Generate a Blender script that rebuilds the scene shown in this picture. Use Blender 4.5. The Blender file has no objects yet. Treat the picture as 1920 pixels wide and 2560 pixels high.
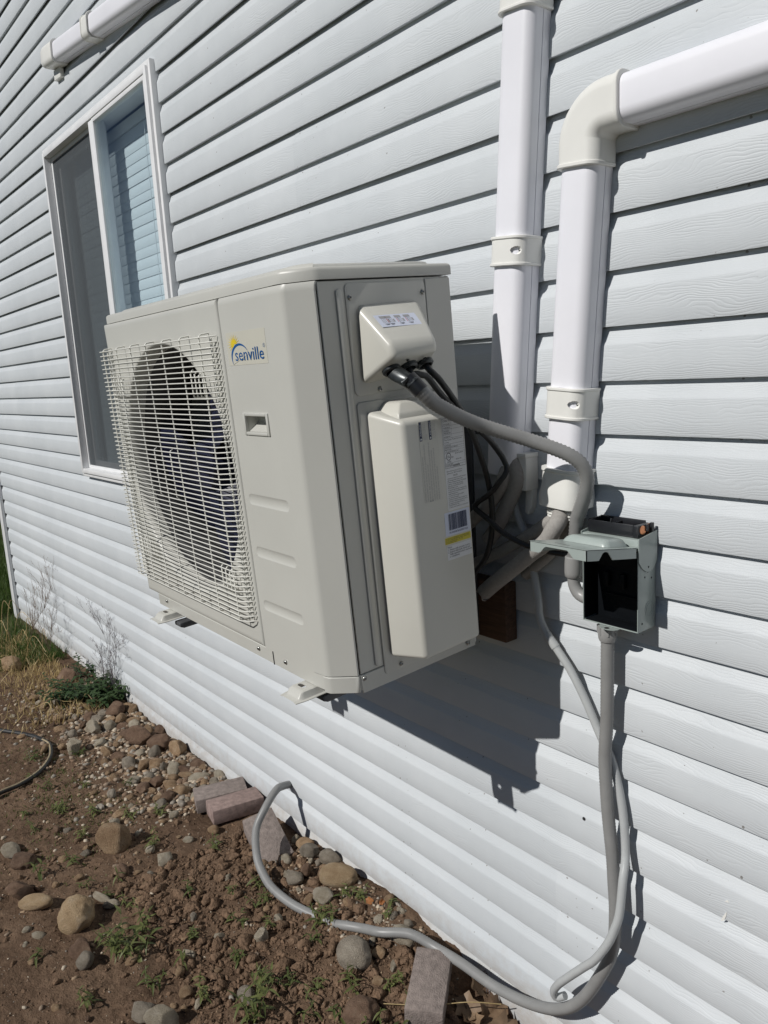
import bpy, bmesh, math, random
import numpy as np
from mathutils import Vector, Matrix, Euler, noise

random.seed(7)
RAD = math.radians
scn = bpy.context.scene
COL = scn.collection

# ------------------------------------------------------------------ camera, sky, sun, exposure
cam_d = bpy.data.cameras.new("camera")
cam = bpy.data.objects.new("camera", cam_d)
COL.objects.link(cam)
cam_d.sensor_fit = 'HORIZONTAL'
cam_d.sensor_width = 36.0
cam_d.lens = 36.0 * 1923.0 / 1920.0
cam_d.clip_start = 0.02
cam_d.clip_end = 400.0
R_ = (0.63032, 0.774397, -0.054826)
D_ = (0.106605, -0.156291, -0.981941)
F_ = (-0.768981, 0.613092, -0.181068)
cam.matrix_world = Matrix(((R_[0], -D_[0], -F_[0], 0.0),
                           (R_[1], -D_[1], -F_[1], -1.275789),
                           (R_[2], -D_[2], -F_[2], 1.619346),
                           (0, 0, 0, 1)))
scn.camera = cam

SUN_EL, SUN_AZ = RAD(38.5), RAD(6.5)      # AZ: how far left of the wall's normal the sun stands
SUN_DIR = Vector((math.sin(SUN_AZ) * math.cos(SUN_EL), math.cos(SUN_AZ) * math.cos(SUN_EL), -math.sin(SUN_EL)))
world = bpy.data.worlds.new("World")
scn.world = world
world.use_nodes = True
wn = world.node_tree
bg = wn.nodes["Background"]
sky = wn.nodes.new("ShaderNodeTexSky")
sky.sky_type = 'NISHITA'
sky.sun_disc = False
sky.sun_elevation = SUN_EL
sky.sun_rotation = math.pi + SUN_AZ
sky.altitude = 2200.0
sky.air_density = 0.75
sky.dust_density = 0.2
bg.inputs["Strength"].default_value = 0.05
wn.links.new(sky.outputs[0], bg.inputs[0])
sl = bpy.data.lights.new("sun", 'SUN')
sl.energy = 5.0
sl.angle = RAD(0.53)
sl.color = (1.0, 0.972, 0.932)
so = bpy.data.objects.new("sun", sl)
COL.objects.link(so)
so.rotation_euler = SUN_DIR.to_track_quat('-Z', 'Y').to_euler()
so.location = (-1, -6, 6)
scn.view_settings.view_transform = 'Standard'
scn.view_settings.look = 'None'
scn.view_settings.exposure = -0.50
scn.view_settings.gamma = 1.0
scn.view_settings.use_curve_mapping = False

# ------------------------------------------------------------------ helpers: materials
def new_mat(name):
    m = bpy.data.materials.new(name)
    m.use_nodes = True
    nt = m.node_tree
    return m, nt, nt.nodes["Principled BSDF"]

def N(nt, kind, **kw):
    n = nt.nodes.new(kind)
    for k, v in kw.items():
        setattr(n, k, v)
    return n

def noise_node(nt, scale, detail=3.0, rough=0.55, vec=None, dist=0.0):
    n = N(nt, "ShaderNodeTexNoise")
    n.inputs["Scale"].default_value = scale
    n.inputs["Detail"].default_value = detail
    n.inputs["Roughness"].default_value = rough
    n.inputs["Distortion"].default_value = dist
    if vec is not None:
        nt.links.new(vec, n.inputs["Vector"])
    return n

def ramp(nt, fac, stops):
    r = N(nt, "ShaderNodeValToRGB")
    cr = r.color_ramp
    while len(cr.elements) < len(stops):
        cr.elements.new(0.5)
    for e, (p, c) in zip(cr.elements, stops):
        e.position = p
        e.color = (*c, 1.0)
    nt.links.new(fac, r.inputs["Fac"])
    return r

def maprange(nt, val, a, b, c, d):
    n = N(nt, "ShaderNodeMapRange")
    n.inputs[1].default_value = a
    n.inputs[2].default_value = b
    n.inputs[3].default_value = c
    n.inputs[4].default_value = d
    nt.links.new(val, n.inputs[0])
    return n

def bump(nt, height, strength, dist, bsdf, normal=None):
    b = N(nt, "ShaderNodeBump")
    b.inputs["Strength"].default_value = strength
    b.inputs["Distance"].default_value = dist
    nt.links.new(height, b.inputs["Height"])
    if normal is not None:
        nt.links.new(normal, b.inputs["Normal"])
    if bsdf is not None:
        nt.links.new(b.outputs[0], bsdf.inputs["Normal"])
    return b

def simple(name, col, rough=0.5, metal=0.0, spec=0.5, var=0.06, nscale=18.0, bs=0.0, bscale=300.0, bdist=0.0004, coat=0.0):
    """plain coloured material with faint mottling, varying gloss and optional fine relief"""
    m, nt, b = new_mat(name)
    tc = N(nt, "ShaderNodeTexCoord")
    n = noise_node(nt, nscale, 4.0, 0.6, tc.outputs["Object"])
    lo = tuple(max(0.0, c * (1 - var)) for c in col)
    hi = tuple(min(1.0, c * (1 + var)) for c in col)
    r = ramp(nt, n.outputs[0], [(0.3, lo), (0.7, hi)])
    nt.links.new(r.outputs[0], b.inputs["Base Color"])
    mr = maprange(nt, n.outputs[0], 0.3, 0.7, max(0.02, rough - 0.05), min(1.0, rough + 0.06))
    nt.links.new(mr.outputs[0], b.inputs["Roughness"])
    b.inputs["Metallic"].default_value = metal
    b.inputs["Specular IOR Level"].default_value = spec
    if coat:
        b.inputs["Coat Weight"].default_value = coat
        b.inputs["Coat Roughness"].default_value = 0.25
    if bs > 0:
        n2 = noise_node(nt, bscale, 2.0, 0.5, tc.outputs["Object"])
        bump(nt, n2.outputs[0], bs, bdist, b)
    return m

def siding_material():
    m, nt, b = new_mat("vinyl_siding")
    tc = N(nt, "ShaderNodeTexCoord")
    oi = N(nt, "ShaderNodeObjectInfo")
    off = N(nt, "ShaderNodeVectorMath", operation='SCALE')
    off.inputs[0].default_value = (37.0, 3.0, 11.0)
    nt.links.new(oi.outputs["Random"], off.inputs["Scale"])
    add = N(nt, "ShaderNodeVectorMath", operation='ADD')
    nt.links.new(tc.outputs["Object"], add.inputs[0])
    nt.links.new(off.outputs[0], add.inputs[1])
    def scaled(v):
        s = N(nt, "ShaderNodeVectorMath", operation='MULTIPLY')
        nt.links.new(add.outputs[0], s.inputs[0])
        s.inputs[1].default_value = v
        return s.outputs[0]
    warp = noise_node(nt, 1.0, 3.0, 0.55, scaled((4.2, 0.0, 11.0)))
    warp2 = noise_node(nt, 1.0, 2.0, 0.5, scaled((22.0, 0.0, 60.0)))
    sep = N(nt, "ShaderNodeSeparateXYZ")
    nt.links.new(add.outputs[0], sep.inputs[0])
    def math_(op, a, bb):
        n = N(nt, "ShaderNodeMath", operation=op)
        for i, q in enumerate((a, bb)):
            if isinstance(q, (int, float)):
                n.inputs[i].default_value = q
            elif q is not None:
                nt.links.new(q, n.inputs[i])
        return n.outputs[0]
    z = math_('ADD', sep.outputs[2], math_('MULTIPLY', warp.outputs[0], 0.075))
    z = math_('ADD', z, math_('MULTIPLY', warp2.outputs[0], 0.006))
    s = math_('SINE', math_('MULTIPLY', z, 6.28318 / 0.0052), None)
    s = math_('POWER', math_('MULTIPLY_ADD' if False else 'ADD', math_('MULTIPLY', s, 0.5), 0.5), 3.0)
    mask = noise_node(nt, 1.0, 2.0, 0.5, scaled((7.0, 0.0, 26.0)))
    mk = maprange(nt, mask.outputs[0], 0.38, 0.62, 0.12, 1.0)
    line = math_('MULTIPLY', s, mk.outputs[0])
    fine = noise_node(nt, 1.0, 3.0, 0.6, scaled((60.0, 0.0, 420.0)))
    h = math_('SUBTRACT', math_('MULTIPLY', fine.outputs[0], 0.35), line)
    b1 = bump(nt, h, 0.29, 0.0011, None)
    wav = noise_node(nt, 1.0, 2.0, 0.5, scaled((1.3, 0.0, 3.0)))
    b2 = bump(nt, wav.outputs[0], 0.35, 0.006, b, b1.outputs[0])
    # colour: almost white, cool, with faint dust and a few fly specks
    dirt = noise_node(nt, 2.2, 5.0, 0.65, tc.outputs["Object"])
    c = ramp(nt, dirt.outputs[0], [(0.32, (0.535, 0.566, 0.588)), (0.62, (0.602, 0.630, 0.650))])
    sp = noise_node(nt, 95.0, 1.0, 0.5, tc.outputs["Object"])
    spk = maprange(nt, sp.outputs[0], 0.765, 0.785, 0.0, 0.75)
    mx = N(nt, "ShaderNodeMix", data_type='RGBA')
    nt.links.new(spk.outputs[0], mx.inputs["Factor"])
    nt.links.new(c.outputs[0], mx.inputs["A"])
    mx.inputs["B"].default_value = (0.16, 0.14, 0.12, 1)
    geo = N(nt, "ShaderNodeNewGeometry")
    sp3 = N(nt, "ShaderNodeSeparateXYZ")
    nt.links.new(geo.outputs["Position"], sp3.inputs[0])
    spl = noise_node(nt, 26.0, 6.0, 0.75, geo.outputs["Position"])
    hz = maprange(nt, sp3.outputs[2], 0.0, 0.26, 0.62, 0.0)
    sm = maprange(nt, math_('MULTIPLY', spl.outputs[0], hz.outputs[0]), 0.16, 0.36, 0.0, 0.5)
    mxd = N(nt, "ShaderNodeMix", data_type='RGBA')
    nt.links.new(sm.outputs[0], mxd.inputs["Factor"])
    nt.links.new(mx.outputs["Result"], mxd.inputs["A"])
    mxd.inputs["B"].default_value = (0.36, 0.30, 0.24, 1)
    nt.links.new(mxd.outputs["Result"], b.inputs["Base Color"])
    rr = maprange(nt, fine.outputs[0], 0.3, 0.7, 0.42, 0.56)
    nt.links.new(rr.outputs[0], b.inputs["Roughness"])
    b.inputs["Specular IOR Level"].default_value = 0.35
    return m

def soil_material():
    m, nt, b = new_mat("soil")
    tc = N(nt, "ShaderNodeTexCoord")
    ob = tc.outputs["Object"]
    big = noise_node(nt, 3.0, 5.0, 0.6, ob)
    med = noise_node(nt, 40.0, 6.0, 0.68, ob)
    fin = noise_node(nt, 240.0, 4.0, 0.7, ob)
    c1 = ramp(nt, big.outputs[0], [(0.35, (0.092, 0.057, 0.037)), (0.62, (0.225, 0.150, 0.100))])
    c2 = ramp(nt, med.outputs[0], [(0.3, (0.060, 0.037, 0.024)), (0.55, (0.158, 0.102, 0.066)), (0.78, (0.27, 0.195, 0.132))])
    mx = N(nt, "ShaderNodeMix", data_type='RGBA')
    mx.inputs["Factor"].default_value = 0.5
    nt.links.new(c1.outputs[0], mx.inputs["A"])
    nt.links.new(c2.outputs[0], mx.inputs["B"])
    # grassy, paler ground beyond the corner of the house
    sep = N(nt, "ShaderNodeSeparateXYZ")
    nt.links.new(ob, sep.inputs[0])
    wob = N(nt, "ShaderNodeMath", operation='MULTIPLY_ADD')
    nt.links.new(big.outputs[0], wob.inputs[0])
    wob.inputs[1].default_value = 1.2
    nt.links.new(sep.outputs[0], wob.inputs[2])
    g = maprange(nt, wob.outputs[0], -4.3, -5.4, 0.0, 1.0)
    gc = ramp(nt, med.outputs[0], [(0.3, (0.035, 0.045, 0.016)), (0.7, (0.085, 0.085, 0.036))])
    far = maprange(nt, sep.outputs[1], -1.6, -2.6, 0.0, 1.0)  # unseen ground behind the camera, darkened to bounce less light onto the wall
    gm = N(nt, "ShaderNodeMath", operation='MAXIMUM')
    nt.links.new(g.outputs[0], gm.inputs[0])
    nt.links.new(far.outputs[0], gm.inputs[1])
    g = gm
    mx2 = N(nt, "ShaderNodeMix", data_type='RGBA')
    nt.links.new(g.outputs[0], mx2.inputs["Factor"])
    nt.links.new(mx.outputs["Result"], mx2.inputs["A"])
    nt.links.new(gc.outputs[0], mx2.inputs["B"])
    nt.links.new(mx2.outputs["Result"], b.inputs["Base Color"])
    b.inputs["Roughness"].default_value = 0.95
    b.inputs["Specular IOR Level"].default_value = 0.15
    b1 = bump(nt, fin.outputs[0], 0.7, 0.004, None)
    bump(nt, med.outputs[0], 0.9, 0.016, b, b1.outputs[0])
    return m

def rock_material(name, lo, hi, accent):
    m, nt, b = new_mat(name)
    tc = N(nt, "ShaderNodeTexCoord")
    oi = N(nt, "ShaderNodeObjectInfo")
    ad = N(nt, "ShaderNodeVectorMath", operation='ADD')
    nt.links.new(tc.outputs["Object"], ad.inputs[0])
    sc = N(nt, "ShaderNodeVectorMath", operation='SCALE')
    sc.inputs[0].default_value = (13.0, 7.0, 5.0)
    nt.links.new(oi.outputs["Random"], sc.inputs["Scale"])
    nt.links.new(sc.outputs[0], ad.inputs[1])
    a = noise_node(nt, 1.3, 5.0, 0.6, ad.outputs[0])
    f = noise_node(nt, 14.0, 5.0, 0.7, ad.outputs[0])
    r = ramp(nt, a.outputs[0], [(0.30, lo), (0.55, hi), (0.75, accent)])
    hv = N(nt, "ShaderNodeHueSaturation")
    v = maprange(nt, oi.outputs["Random"], 0.0, 1.0, 0.85, 1.25)
    nt.links.new(v.outputs[0], hv.inputs["Value"])
    nt.links.new(r.outputs[0], hv.inputs["Color"])
    mx = N(nt, "ShaderNodeMix", data_type='RGBA', blend_type='MULTIPLY')
    fr = ramp(nt, f.outputs[0], [(0.30, (0.70, 0.66, 0.62)), (0.62, (1.0, 1.0, 1.0))])
    mx.inputs["Factor"].default_value = 0.85
    nt.links.new(hv.outputs[0], mx.inputs["A"])
    nt.links.new(fr.outputs[0], mx.inputs["B"])
    nt.links.new(mx.outputs["Result"], b.inputs["Base Color"])
    b.inputs["Roughness"].default_value = 0.85
    b.inputs["Specular IOR Level"].default_value = 0.25
    bump(nt, f.outputs[0], 0.75, 0.08, b)
    return m

def leaf_material(name, lo, hi):
    m, nt, b = new_mat(name)
    tc = N(nt, "ShaderNodeTexCoord")
    oi = N(nt, "ShaderNodeObjectInfo")
    n = noise_node(nt, 60.0, 3.0, 0.6, tc.outputs["Object"])
    ad = N(nt, "ShaderNodeMath", operation='MULTIPLY_ADD')
    nt.links.new(oi.outputs["Random"], ad.inputs[0])
    ad.inputs[1].default_value = 0.5
    nt.links.new(n.outputs[0], ad.inputs[2])
    r = ramp(nt, ad.outputs[0], [(0.35, lo), (1.0, hi)])
    nt.links.new(r.outputs[0], b.inputs["Base Color"])
    b.inputs["Roughness"].default_value = 0.5
    b.inputs["Specular IOR Level"].default_value = 0.4
    b.inputs["Transmission Weight"].default_value = 0.0
    tr = N(nt, "ShaderNodeBsdfTranslucent")
    nt.links.new(r.outputs[0], tr.inputs["Color"])
    ms = N(nt, "ShaderNodeMixShader")
    ms.inputs[0].default_value = 0.3
    nt.links.new(b.outputs[0], ms.inputs[1])
    nt.links.new(tr.outputs[0], ms.inputs[2])
    nt.links.new(ms.outputs[0], nt.nodes["Material Output"].inputs[0])
    return m

def glass_material():
    m, nt, b = new_mat("window_glass")
    out = nt.nodes["Material Output"]
    tr = N(nt, "ShaderNodeBsdfTransparent")
    tr.inputs[0].default_value = (0.91, 0.958, 0.975, 1)
    gl = N(nt, "ShaderNodeBsdfGlossy")
    gl.inputs["Roughness"].default_value = 0.01
    gl.inputs["Color"].default_value = (1, 1, 1, 1)
    geo = N(nt, "ShaderNodeNewGeometry")
    dt = N(nt, "ShaderNodeVectorMath", operation='DOT_PRODUCT')
    nt.links.new(geo.outputs["Normal"], dt.inputs[0])
    nt.links.new(geo.outputs["Incoming"], dt.inputs[1])
    ab = N(nt, "ShaderNodeMath", operation='ABSOLUTE')
    nt.links.new(dt.outputs["Value"], ab.inputs[0])
    om = N(nt, "ShaderNodeMath", operation='SUBTRACT')
    om.inputs[0].default_value = 1.0
    nt.links.new(ab.outputs[0], om.inputs[1])
    pw = N(nt, "ShaderNodeMath", operation='POWER')
    nt.links.new(om.outputs[0], pw.inputs[0])
    pw.inputs[1].default_value = 5.0
    fr = N(nt, "ShaderNodeMath", operation='MULTIPLY_ADD')
    nt.links.new(pw.outputs[0], fr.inputs[0])
    fr.inputs[1].default_value = 0.9
    fr.inputs[2].default_value = 0.05
    tc = N(nt, "ShaderNodeTexCoord")
    n = noise_node(nt, 1.7, 2.0, 0.5, tc.outputs["Object"])
    bp = bump(nt, n.outputs[0], 0.1, 0.01, None)
    nt.links.new(bp.outputs[0], gl.inputs["Normal"])
    ms = N(nt, "ShaderNodeMixShader")
    nt.links.new(fr.outputs[0], ms.inputs[0])
    nt.links.new(tr.outputs[0], ms.inputs[1])
    nt.links.new(gl.outputs[0], ms.inputs[2])
    nt.links.new(ms.outputs[0], out.inputs[0])
    return m

def screen_material():
    m, nt, b = new_mat("insect_mesh")
    out = nt.nodes["Material Output"]
    b.inputs["Base Color"].default_value = (0.07, 0.08, 0.088, 1)
    b.inputs["Roughness"].default_value = 0.7
    tc = N(nt, "ShaderNodeTexCoord")
    n = noise_node(nt, 2.0, 2.0, 0.5, tc.outputs["Object"])
    mr = maprange(nt, n.outputs[0], 0.3, 0.7, 0.70, 0.76)
    tr = N(nt, "ShaderNodeBsdfTransparent")
    ms = N(nt, "ShaderNodeMixShader")
    nt.links.new(mr.outputs[0], ms.inputs[0])
    nt.links.new(tr.outputs[0], ms.inputs[1])
    nt.links.new(b.outputs[0], ms.inputs[2])
    nt.links.new(ms.outputs[0], out.inputs[0])
    return m

def translucent_material(name, col):
    m, nt, b = new_mat(name)
    tc = N(nt, "ShaderNodeTexCoord")
    n = noise_node(nt, 30.0, 3.0, 0.6, tc.outputs["Object"])
    r = ramp(nt, n.outputs[0], [(0.3, tuple(c * 0.92 for c in col)), (0.7, col)])
    nt.links.new(r.outputs[0], b.inputs["Base Color"])
    b.inputs["Roughness"].default_value = 0.3
    tl = N(nt, "ShaderNodeBsdfTranslucent")
    tl.inputs[0].default_value = (*col, 1)
    ms = N(nt, "ShaderNodeMixShader")
    ms.inputs[0].default_value = 0.3
    nt.links.new(b.outputs[0], ms.inputs[1])
    nt.links.new(tl.outputs[0], ms.inputs[2])
    nt.links.new(ms.outputs[0], nt.nodes["Material Output"].inputs[0])
    return m

def wood_material():
    m, nt, b = new_mat("treated_lumber")
    tc = N(nt, "ShaderNodeTexCoord")
    mp = N(nt, "ShaderNodeMapping")
    mp.inputs["Scale"].default_value = (2.0, 20.0, 30.0)
    nt.links.new(tc.outputs["Object"], mp.inputs[0])
    n = noise_node(nt, 4.0, 5.0, 0.6, mp.outputs[0], 0.6)
    r = ramp(nt, n.outputs[0], [(0.3, (0.055, 0.030, 0.018)), (0.7, (0.12, 0.066, 0.038))])
    # incised dashes of pressure treated timber
    br = N(nt, "ShaderNodeTexBrick")
    br.inputs["Scale"].default_value = 1.0
    br.inputs["Brick Width"].default_value = 0.022
    br.inputs["Row Height"].default_value = 0.0065
    br.inputs["Mortar Size"].default_value = 0.0012
    sw = N(nt, "ShaderNodeMapping")
    sw.inputs["Rotation"].default_value = (RAD(90), 0, 0)
    nt.links.new(tc.outputs["Object"], sw.inputs[0])
    nt.links.new(sw.outputs[0], br.inputs["Vector"])
    nt.links.new(r.outputs[0], b.inputs["Base Color"])
    b.inputs["Roughness"].default_value = 0.8
    bump(nt, br.outputs["Fac"], 0.6, -0.002, b)
    return m

M = {}
M['siding'] = siding_material()
M['trim'] = simple("white_trim", (0.78, 0.785, 0.79), 0.4, var=0.03)
M['duct'] = simple("white_pvc_duct", (0.82, 0.82, 0.865), 0.42, var=0.02, nscale=6, bs=0.04, bscale=500)
M['fitting'] = simple("ivory_fitting", (0.79, 0.785, 0.745), 0.38, var=0.025, nscale=9)
M['ac'] = simple("ivory_powder_coat", (0.528, 0.525, 0.485), 0.36, var=0.025, nscale=4, bs=0.06, bscale=900, bdist=0.0003)
M['ac_cover'] = simple("ivory_moulded_plastic", (0.59, 0.58, 0.525), 0.33, var=0.02, nscale=6, bs=0.05, bscale=700, bdist=0.0003)
M['grille'] = simple("ivory_wire_coating", (0.74, 0.735, 0.68), 0.35, var=0.04, nscale=30)
M['shroud'] = simple("grey_shroud", (0.13, 0.13, 0.13), 0.5, var=0.05)
M['fan'] = simple("dark_navy_fan", (0.009, 0.011, 0.034), 0.45, var=0.2)
M['coil'] = simple("dark_coil", (0.014, 0.016, 0.02), 0.5, var=0.4, nscale=60)
M['dark'] = simple("black_plastic", (0.012, 0.013, 0.016), 0.38, var=0.2)
M['deadfront'] = simple("deep_black_insulator", (0.004, 0.0052, 0.007), 0.6, spec=0.2, var=0.2)
M['seam'] = simple("black_gap", (0.02, 0.02, 0.02), 0.8, var=0.2)
M['cable'] = simple("black_cable_jacket", (0.012, 0.013, 0.014), 0.42, var=0.25, nscale=60)
M['steel'] = simple("zinc_screw", (0.42, 0.42, 0.40), 0.3, metal=0.9, var=0.1, nscale=200)
M['castzinc'] = simple("cast_connector", (0.035, 0.04, 0.042), 0.3, metal=0.35, var=0.3, nscale=60)
M['bracket'] = simple("dark_bracket_paint", (0.075, 0.078, 0.085), 0.5, var=0.15)
M['flex'] = simple("grey_liquidtight", (0.245, 0.245, 0.24), 0.42, var=0.08, nscale=25, bs=0.1, bscale=250)
M['flexfit'] = simple("grey_pvc_fitting", (0.30, 0.30, 0.295), 0.35, var=0.05)
M['enclosure'] = simple("pale_green_grey_enamel", (0.345, 0.395, 0.375), 0.32, var=0.04, nscale=12, coat=0.2)
M['copper'] = simple("copper", (0.75, 0.33, 0.17), 0.3, metal=0.9, var=0.1)
M['foam'] = simple("grey_foam_insulation", (0.33, 0.315, 0.295), 0.9, spec=0.2, var=0.10, nscale=160, bs=0.5, bscale=420, bdist=0.0015)
M['foamin'] = simple("dirty_foam_core", (0.12, 0.11, 0.10), 0.95, spec=0.1, var=0.4, nscale=120, bs=0.8, bscale=200, bdist=0.004)
M['drain'] = translucent_material("frosted_drain_tube", (0.62, 0.64, 0.64))
M['wood'] = wood_material()
M['glass'] = glass_material()
M['screen'] = screen_material()
M['blind'] = simple("white_blind", (0.80, 0.80, 0.80), 0.5, var=0.02)
M['room'] = simple("room_wall", (0.32, 0.31, 0.29), 0.8, var=0.05)
M['roof'] = simple("grey_shingle", (0.10, 0.10, 0.105), 0.9, var=0.3, nscale=30)
M['soil'] = soil_material()
M['clod'] = simple("dry_soil_clod", (0.165, 0.108, 0.071), 0.95, spec=0.1, var=0.4, nscale=50, bs=0.9, bscale=120, bdist=0.01)
M['rock_tan'] = rock_material("tan_stone", (0.36, 0.23, 0.135), (0.55, 0.385, 0.24), (0.64, 0.50, 0.34))
M['rock_grey'] = rock_material("grey_stone", (0.29, 0.25, 0.20), (0.45, 0.395, 0.32), (0.56, 0.50, 0.41))
M['rock_cream'] = rock_material("cream_stone", (0.50, 0.345, 0.20), (0.66, 0.49, 0.305), (0.70, 0.57, 0.41))
M['rock_brown'] = rock_material("brown_stone", (0.185, 0.118, 0.08), (0.32, 0.21, 0.145), (0.42, 0.31, 0.225))
M['rock_pale'] = rock_material("pale_stone", (0.45, 0.38, 0.28), (0.63, 0.56, 0.44), (0.73, 0.68, 0.58))
M['brick_red'] = simple("rose_concrete_paver", (0.285, 0.212, 0.190), 0.92, spec=0.2, var=0.25, nscale=55, bs=0.9, bscale=260, bdist=0.003)
M['brick_grey'] = simple("grey_mauve_concrete_paver", (0.245, 0.205, 0.185), 0.92, spec=0.2, var=0.25, nscale=55, bs=0.9, bscale=260, bdist=0.003)
M['brick_top'] = simple("grey_concrete_paver", (0.27, 0.265, 0.235), 0.92, spec=0.2, var=0.22, nscale=55, bs=0.9, bscale=260, bdist=0.003)
M['leaf'] = leaf_material("weed_leaf", (0.055, 0.082, 0.022), (0.185, 0.205, 0.07))
M['leaf_dark'] = leaf_material("dark_weed_leaf", (0.022, 0.055, 0.02), (0.075, 0.12, 0.045))
M['grass'] = leaf_material("grass_blade", (0.03, 0.075, 0.014), (0.10, 0.16, 0.035))
M['straw'] = leaf_material("dry_straw", (0.40, 0.29, 0.125), (0.68, 0.54, 0.29))
M['twig'] = simple("dry_twig", (0.17, 0.115, 0.08), 0.8, var=0.3)
M['twig_grey'] = simple("grey_dead_stem", (0.14, 0.12, 0.125), 0.8, var=0.3)
M['deadleaf'] = leaf_material("dead_leaf", (0.17, 0.105, 0.06), (0.34, 0.235, 0.15))
M['orange'] = leaf_material("orange_leaf", (0.34, 0.11, 0.03), (0.45, 0.20, 0.08))
M['hose'] = simple("black_rubber_hose", (0.02, 0.02, 0.02), 0.5, var=0.3)
M['hosestripe'] = simple("tan_hose_stripe", (0.33, 0.27, 0.17), 0.6, var=0.15)
M['paper'] = simple("white_label", (0.70, 0.71, 0.72), 0.4, var=0.02)
M['paper_blue'] = simple("bluish_label", (0.62, 0.66, 0.78), 0.4, var=0.02)
M['clearfilm'] = simple("matte_clear_film", (0.555, 0.54, 0.465), 0.42, var=0.02)
M['clearprint'] = simple("clear_print_film", (0.575, 0.565, 0.51), 0.36, var=0.02)
M['yellow'] = simple("yellow_label", (0.62, 0.53, 0.06), 0.45, var=0.03)
M['ink'] = simple("black_ink", (0.03, 0.03, 0.035), 0.5, var=0.1)
M['ink_navy'] = simple("navy_ink", (0.012, 0.022, 0.07), 0.5, var=0.1)
M['ink_red'] = simple("red_ink", (0.55, 0.05, 0.06), 0.5, var=0.1)
M['ink_grey'] = simple("grey_ink", (0.33, 0.33, 0.34), 0.5, var=0.1)
M['logo_blue'] = simple("logo_blue", (0.005, 0.085, 0.27), 0.4, var=0.03)
M['logo_yellow'] = simple("logo_yellow", (0.72, 0.54, 0.02), 0.4, var=0.03)
M['flake'] = simple("peeled_flake", (0.80, 0.79, 0.75), 0.6, var=0.05)

# ------------------------------------------------------------------ helpers: meshes
class MB:
    def __init__(s):
        s.v, s.f, s.mi, s.cur = [], [], [], 0
    def add(s, vs, fs):
        o = len(s.v)
        s.v += [tuple(q) for q in vs]
        for f in fs:
            s.f.append(tuple(i + o for i in f))
            s.mi.append(s.cur)
        return s
    def box(s, x0, x1, y0, y1, z0, z1):
        return s.add([(x0, y0, z0), (x1, y0, z0), (x1, y1, z0), (x0, y1, z0), (x0, y0, z1), (x1, y0, z1), (x1, y1, z1), (x0, y1, z1)],
                     [(0, 3, 2, 1), (4, 5, 6, 7), (0, 1, 5, 4), (1, 2, 6, 5), (2, 3, 7, 6), (3, 0, 4, 7)])
    def rings(s, rings, close=True, cap0=True, cap1=True):
        n = len(rings[0])
        vs = [p for r in rings for p in r]
        fs = []
        for i in range(len(rings) - 1):
            for j in range(n if close else n - 1):
                k = (j + 1) % n
                fs.append((i * n + j, i * n + k, (i + 1) * n + k, (i + 1) * n + j))
        if cap0:
            fs.append(tuple(reversed(range(n))))
        if cap1:
            fs.append(tuple(range((len(rings) - 1) * n, len(rings) * n)))
        return s.add(vs, fs)
    def tube(s, path, r, n=10, caps=True):
        pts = [Vector(p) for p in path]
        rs = r if isinstance(r, (list, tuple)) else [r] * len(pts)
        T = [(pts[min(i + 1, len(pts) - 1)] - pts[max(i - 1, 0)]).normalized() for i in range(len(pts))]
        ref = Vector((0, 0, 1)) if abs(T[0].z) < 0.9 else Vector((0, 1, 0))
        nrm = (ref - T[0] * ref.dot(T[0])).normalized()
        rings = []
        for p, t, rad in zip(pts, T, rs):
            nrm = (nrm - t * nrm.dot(t))
            nrm = nrm.normalized() if nrm.length > 1e-9 else t.orthogonal().normalized()
            bn = t.cross(nrm)
            rings.append([p + (nrm * math.cos(2 * math.pi * k / n) + bn * math.sin(2 * math.pi * k / n)) * rad for k in range(n)])
        return s.rings(rings, True, caps, caps)
    def prism(s, poly, fn, a, b):
        """poly: 2d outline, fn(u,v,w) -> point, extruded from w=a to w=b"""
        n = len(poly)
        vs = [fn(u, v, a) for u, v in poly] + [fn(u, v, b) for u, v in poly]
        fs = [tuple(range(n)), tuple(reversed(range(n, 2 * n)))]
        fs += [(i, i + n, (i + 1) % n + n, (i + 1) % n) for i in range(n)]
        return s.add(vs, fs)
    def mesh(s, name, mats, bevel=0.0, seg=2, sharp=38.0, bang=30.0):
        me = bpy.data.meshes.new(name)
        me.from_pydata(s.v, [], s.f)
        for m in (mats if isinstance(mats, (list, tuple)) else [mats]):
            me.materials.append(m)
        me.polygons.foreach_set("material_index", s.mi)
        bm = bmesh.new()
        bm.from_mesh(me)
        bmesh.ops.recalc_face_normals(bm, faces=bm.faces)
        if bevel > 0:
            es = [e for e in bm.edges if len(e.link_faces) == 2 and e.calc_face_angle(0) > RAD(bang)]
            bmesh.ops.bevel(bm, geom=es, offset=bevel, segments=seg, profile=0.5, affect='EDGES', clamp_overlap=True)
        bm.to_mesh(me)
        bm.free()
        me.polygons.foreach_set("use_smooth", [True] * len(me.polygons))
        me.set_sharp_from_angle(angle=RAD(sharp))
        me.update()
        return me
    def build(s, name, mats, parent=None, bevel=0.0, seg=2, sharp=38.0, loc=None, bang=30.0):
        return link(name, s.mesh(name, mats, bevel, seg, sharp, bang), parent, loc)

def link(name, me, parent=None, loc=None):
    o = bpy.data.objects.new(name, me)
    COL.objects.link(o)
    if parent is not None:
        o.parent = parent
    if loc is not None:
        o.location = loc
    return o

def tag(o, label=None, cat=None, group=None, kind=None):
    if label: o['label'] = label
    if cat: o['category'] = cat
    if group: o['group'] = group
    if kind: o['kind'] = kind
    return o

def thing(name, label, cat, loc=(0, 0, 0), group=None):
    o = bpy.data.objects.new(name, None)
    o.empty_display_size = 0.1
    COL.objects.link(o)
    o.location = loc
    return tag(o, label, cat, group)

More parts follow.
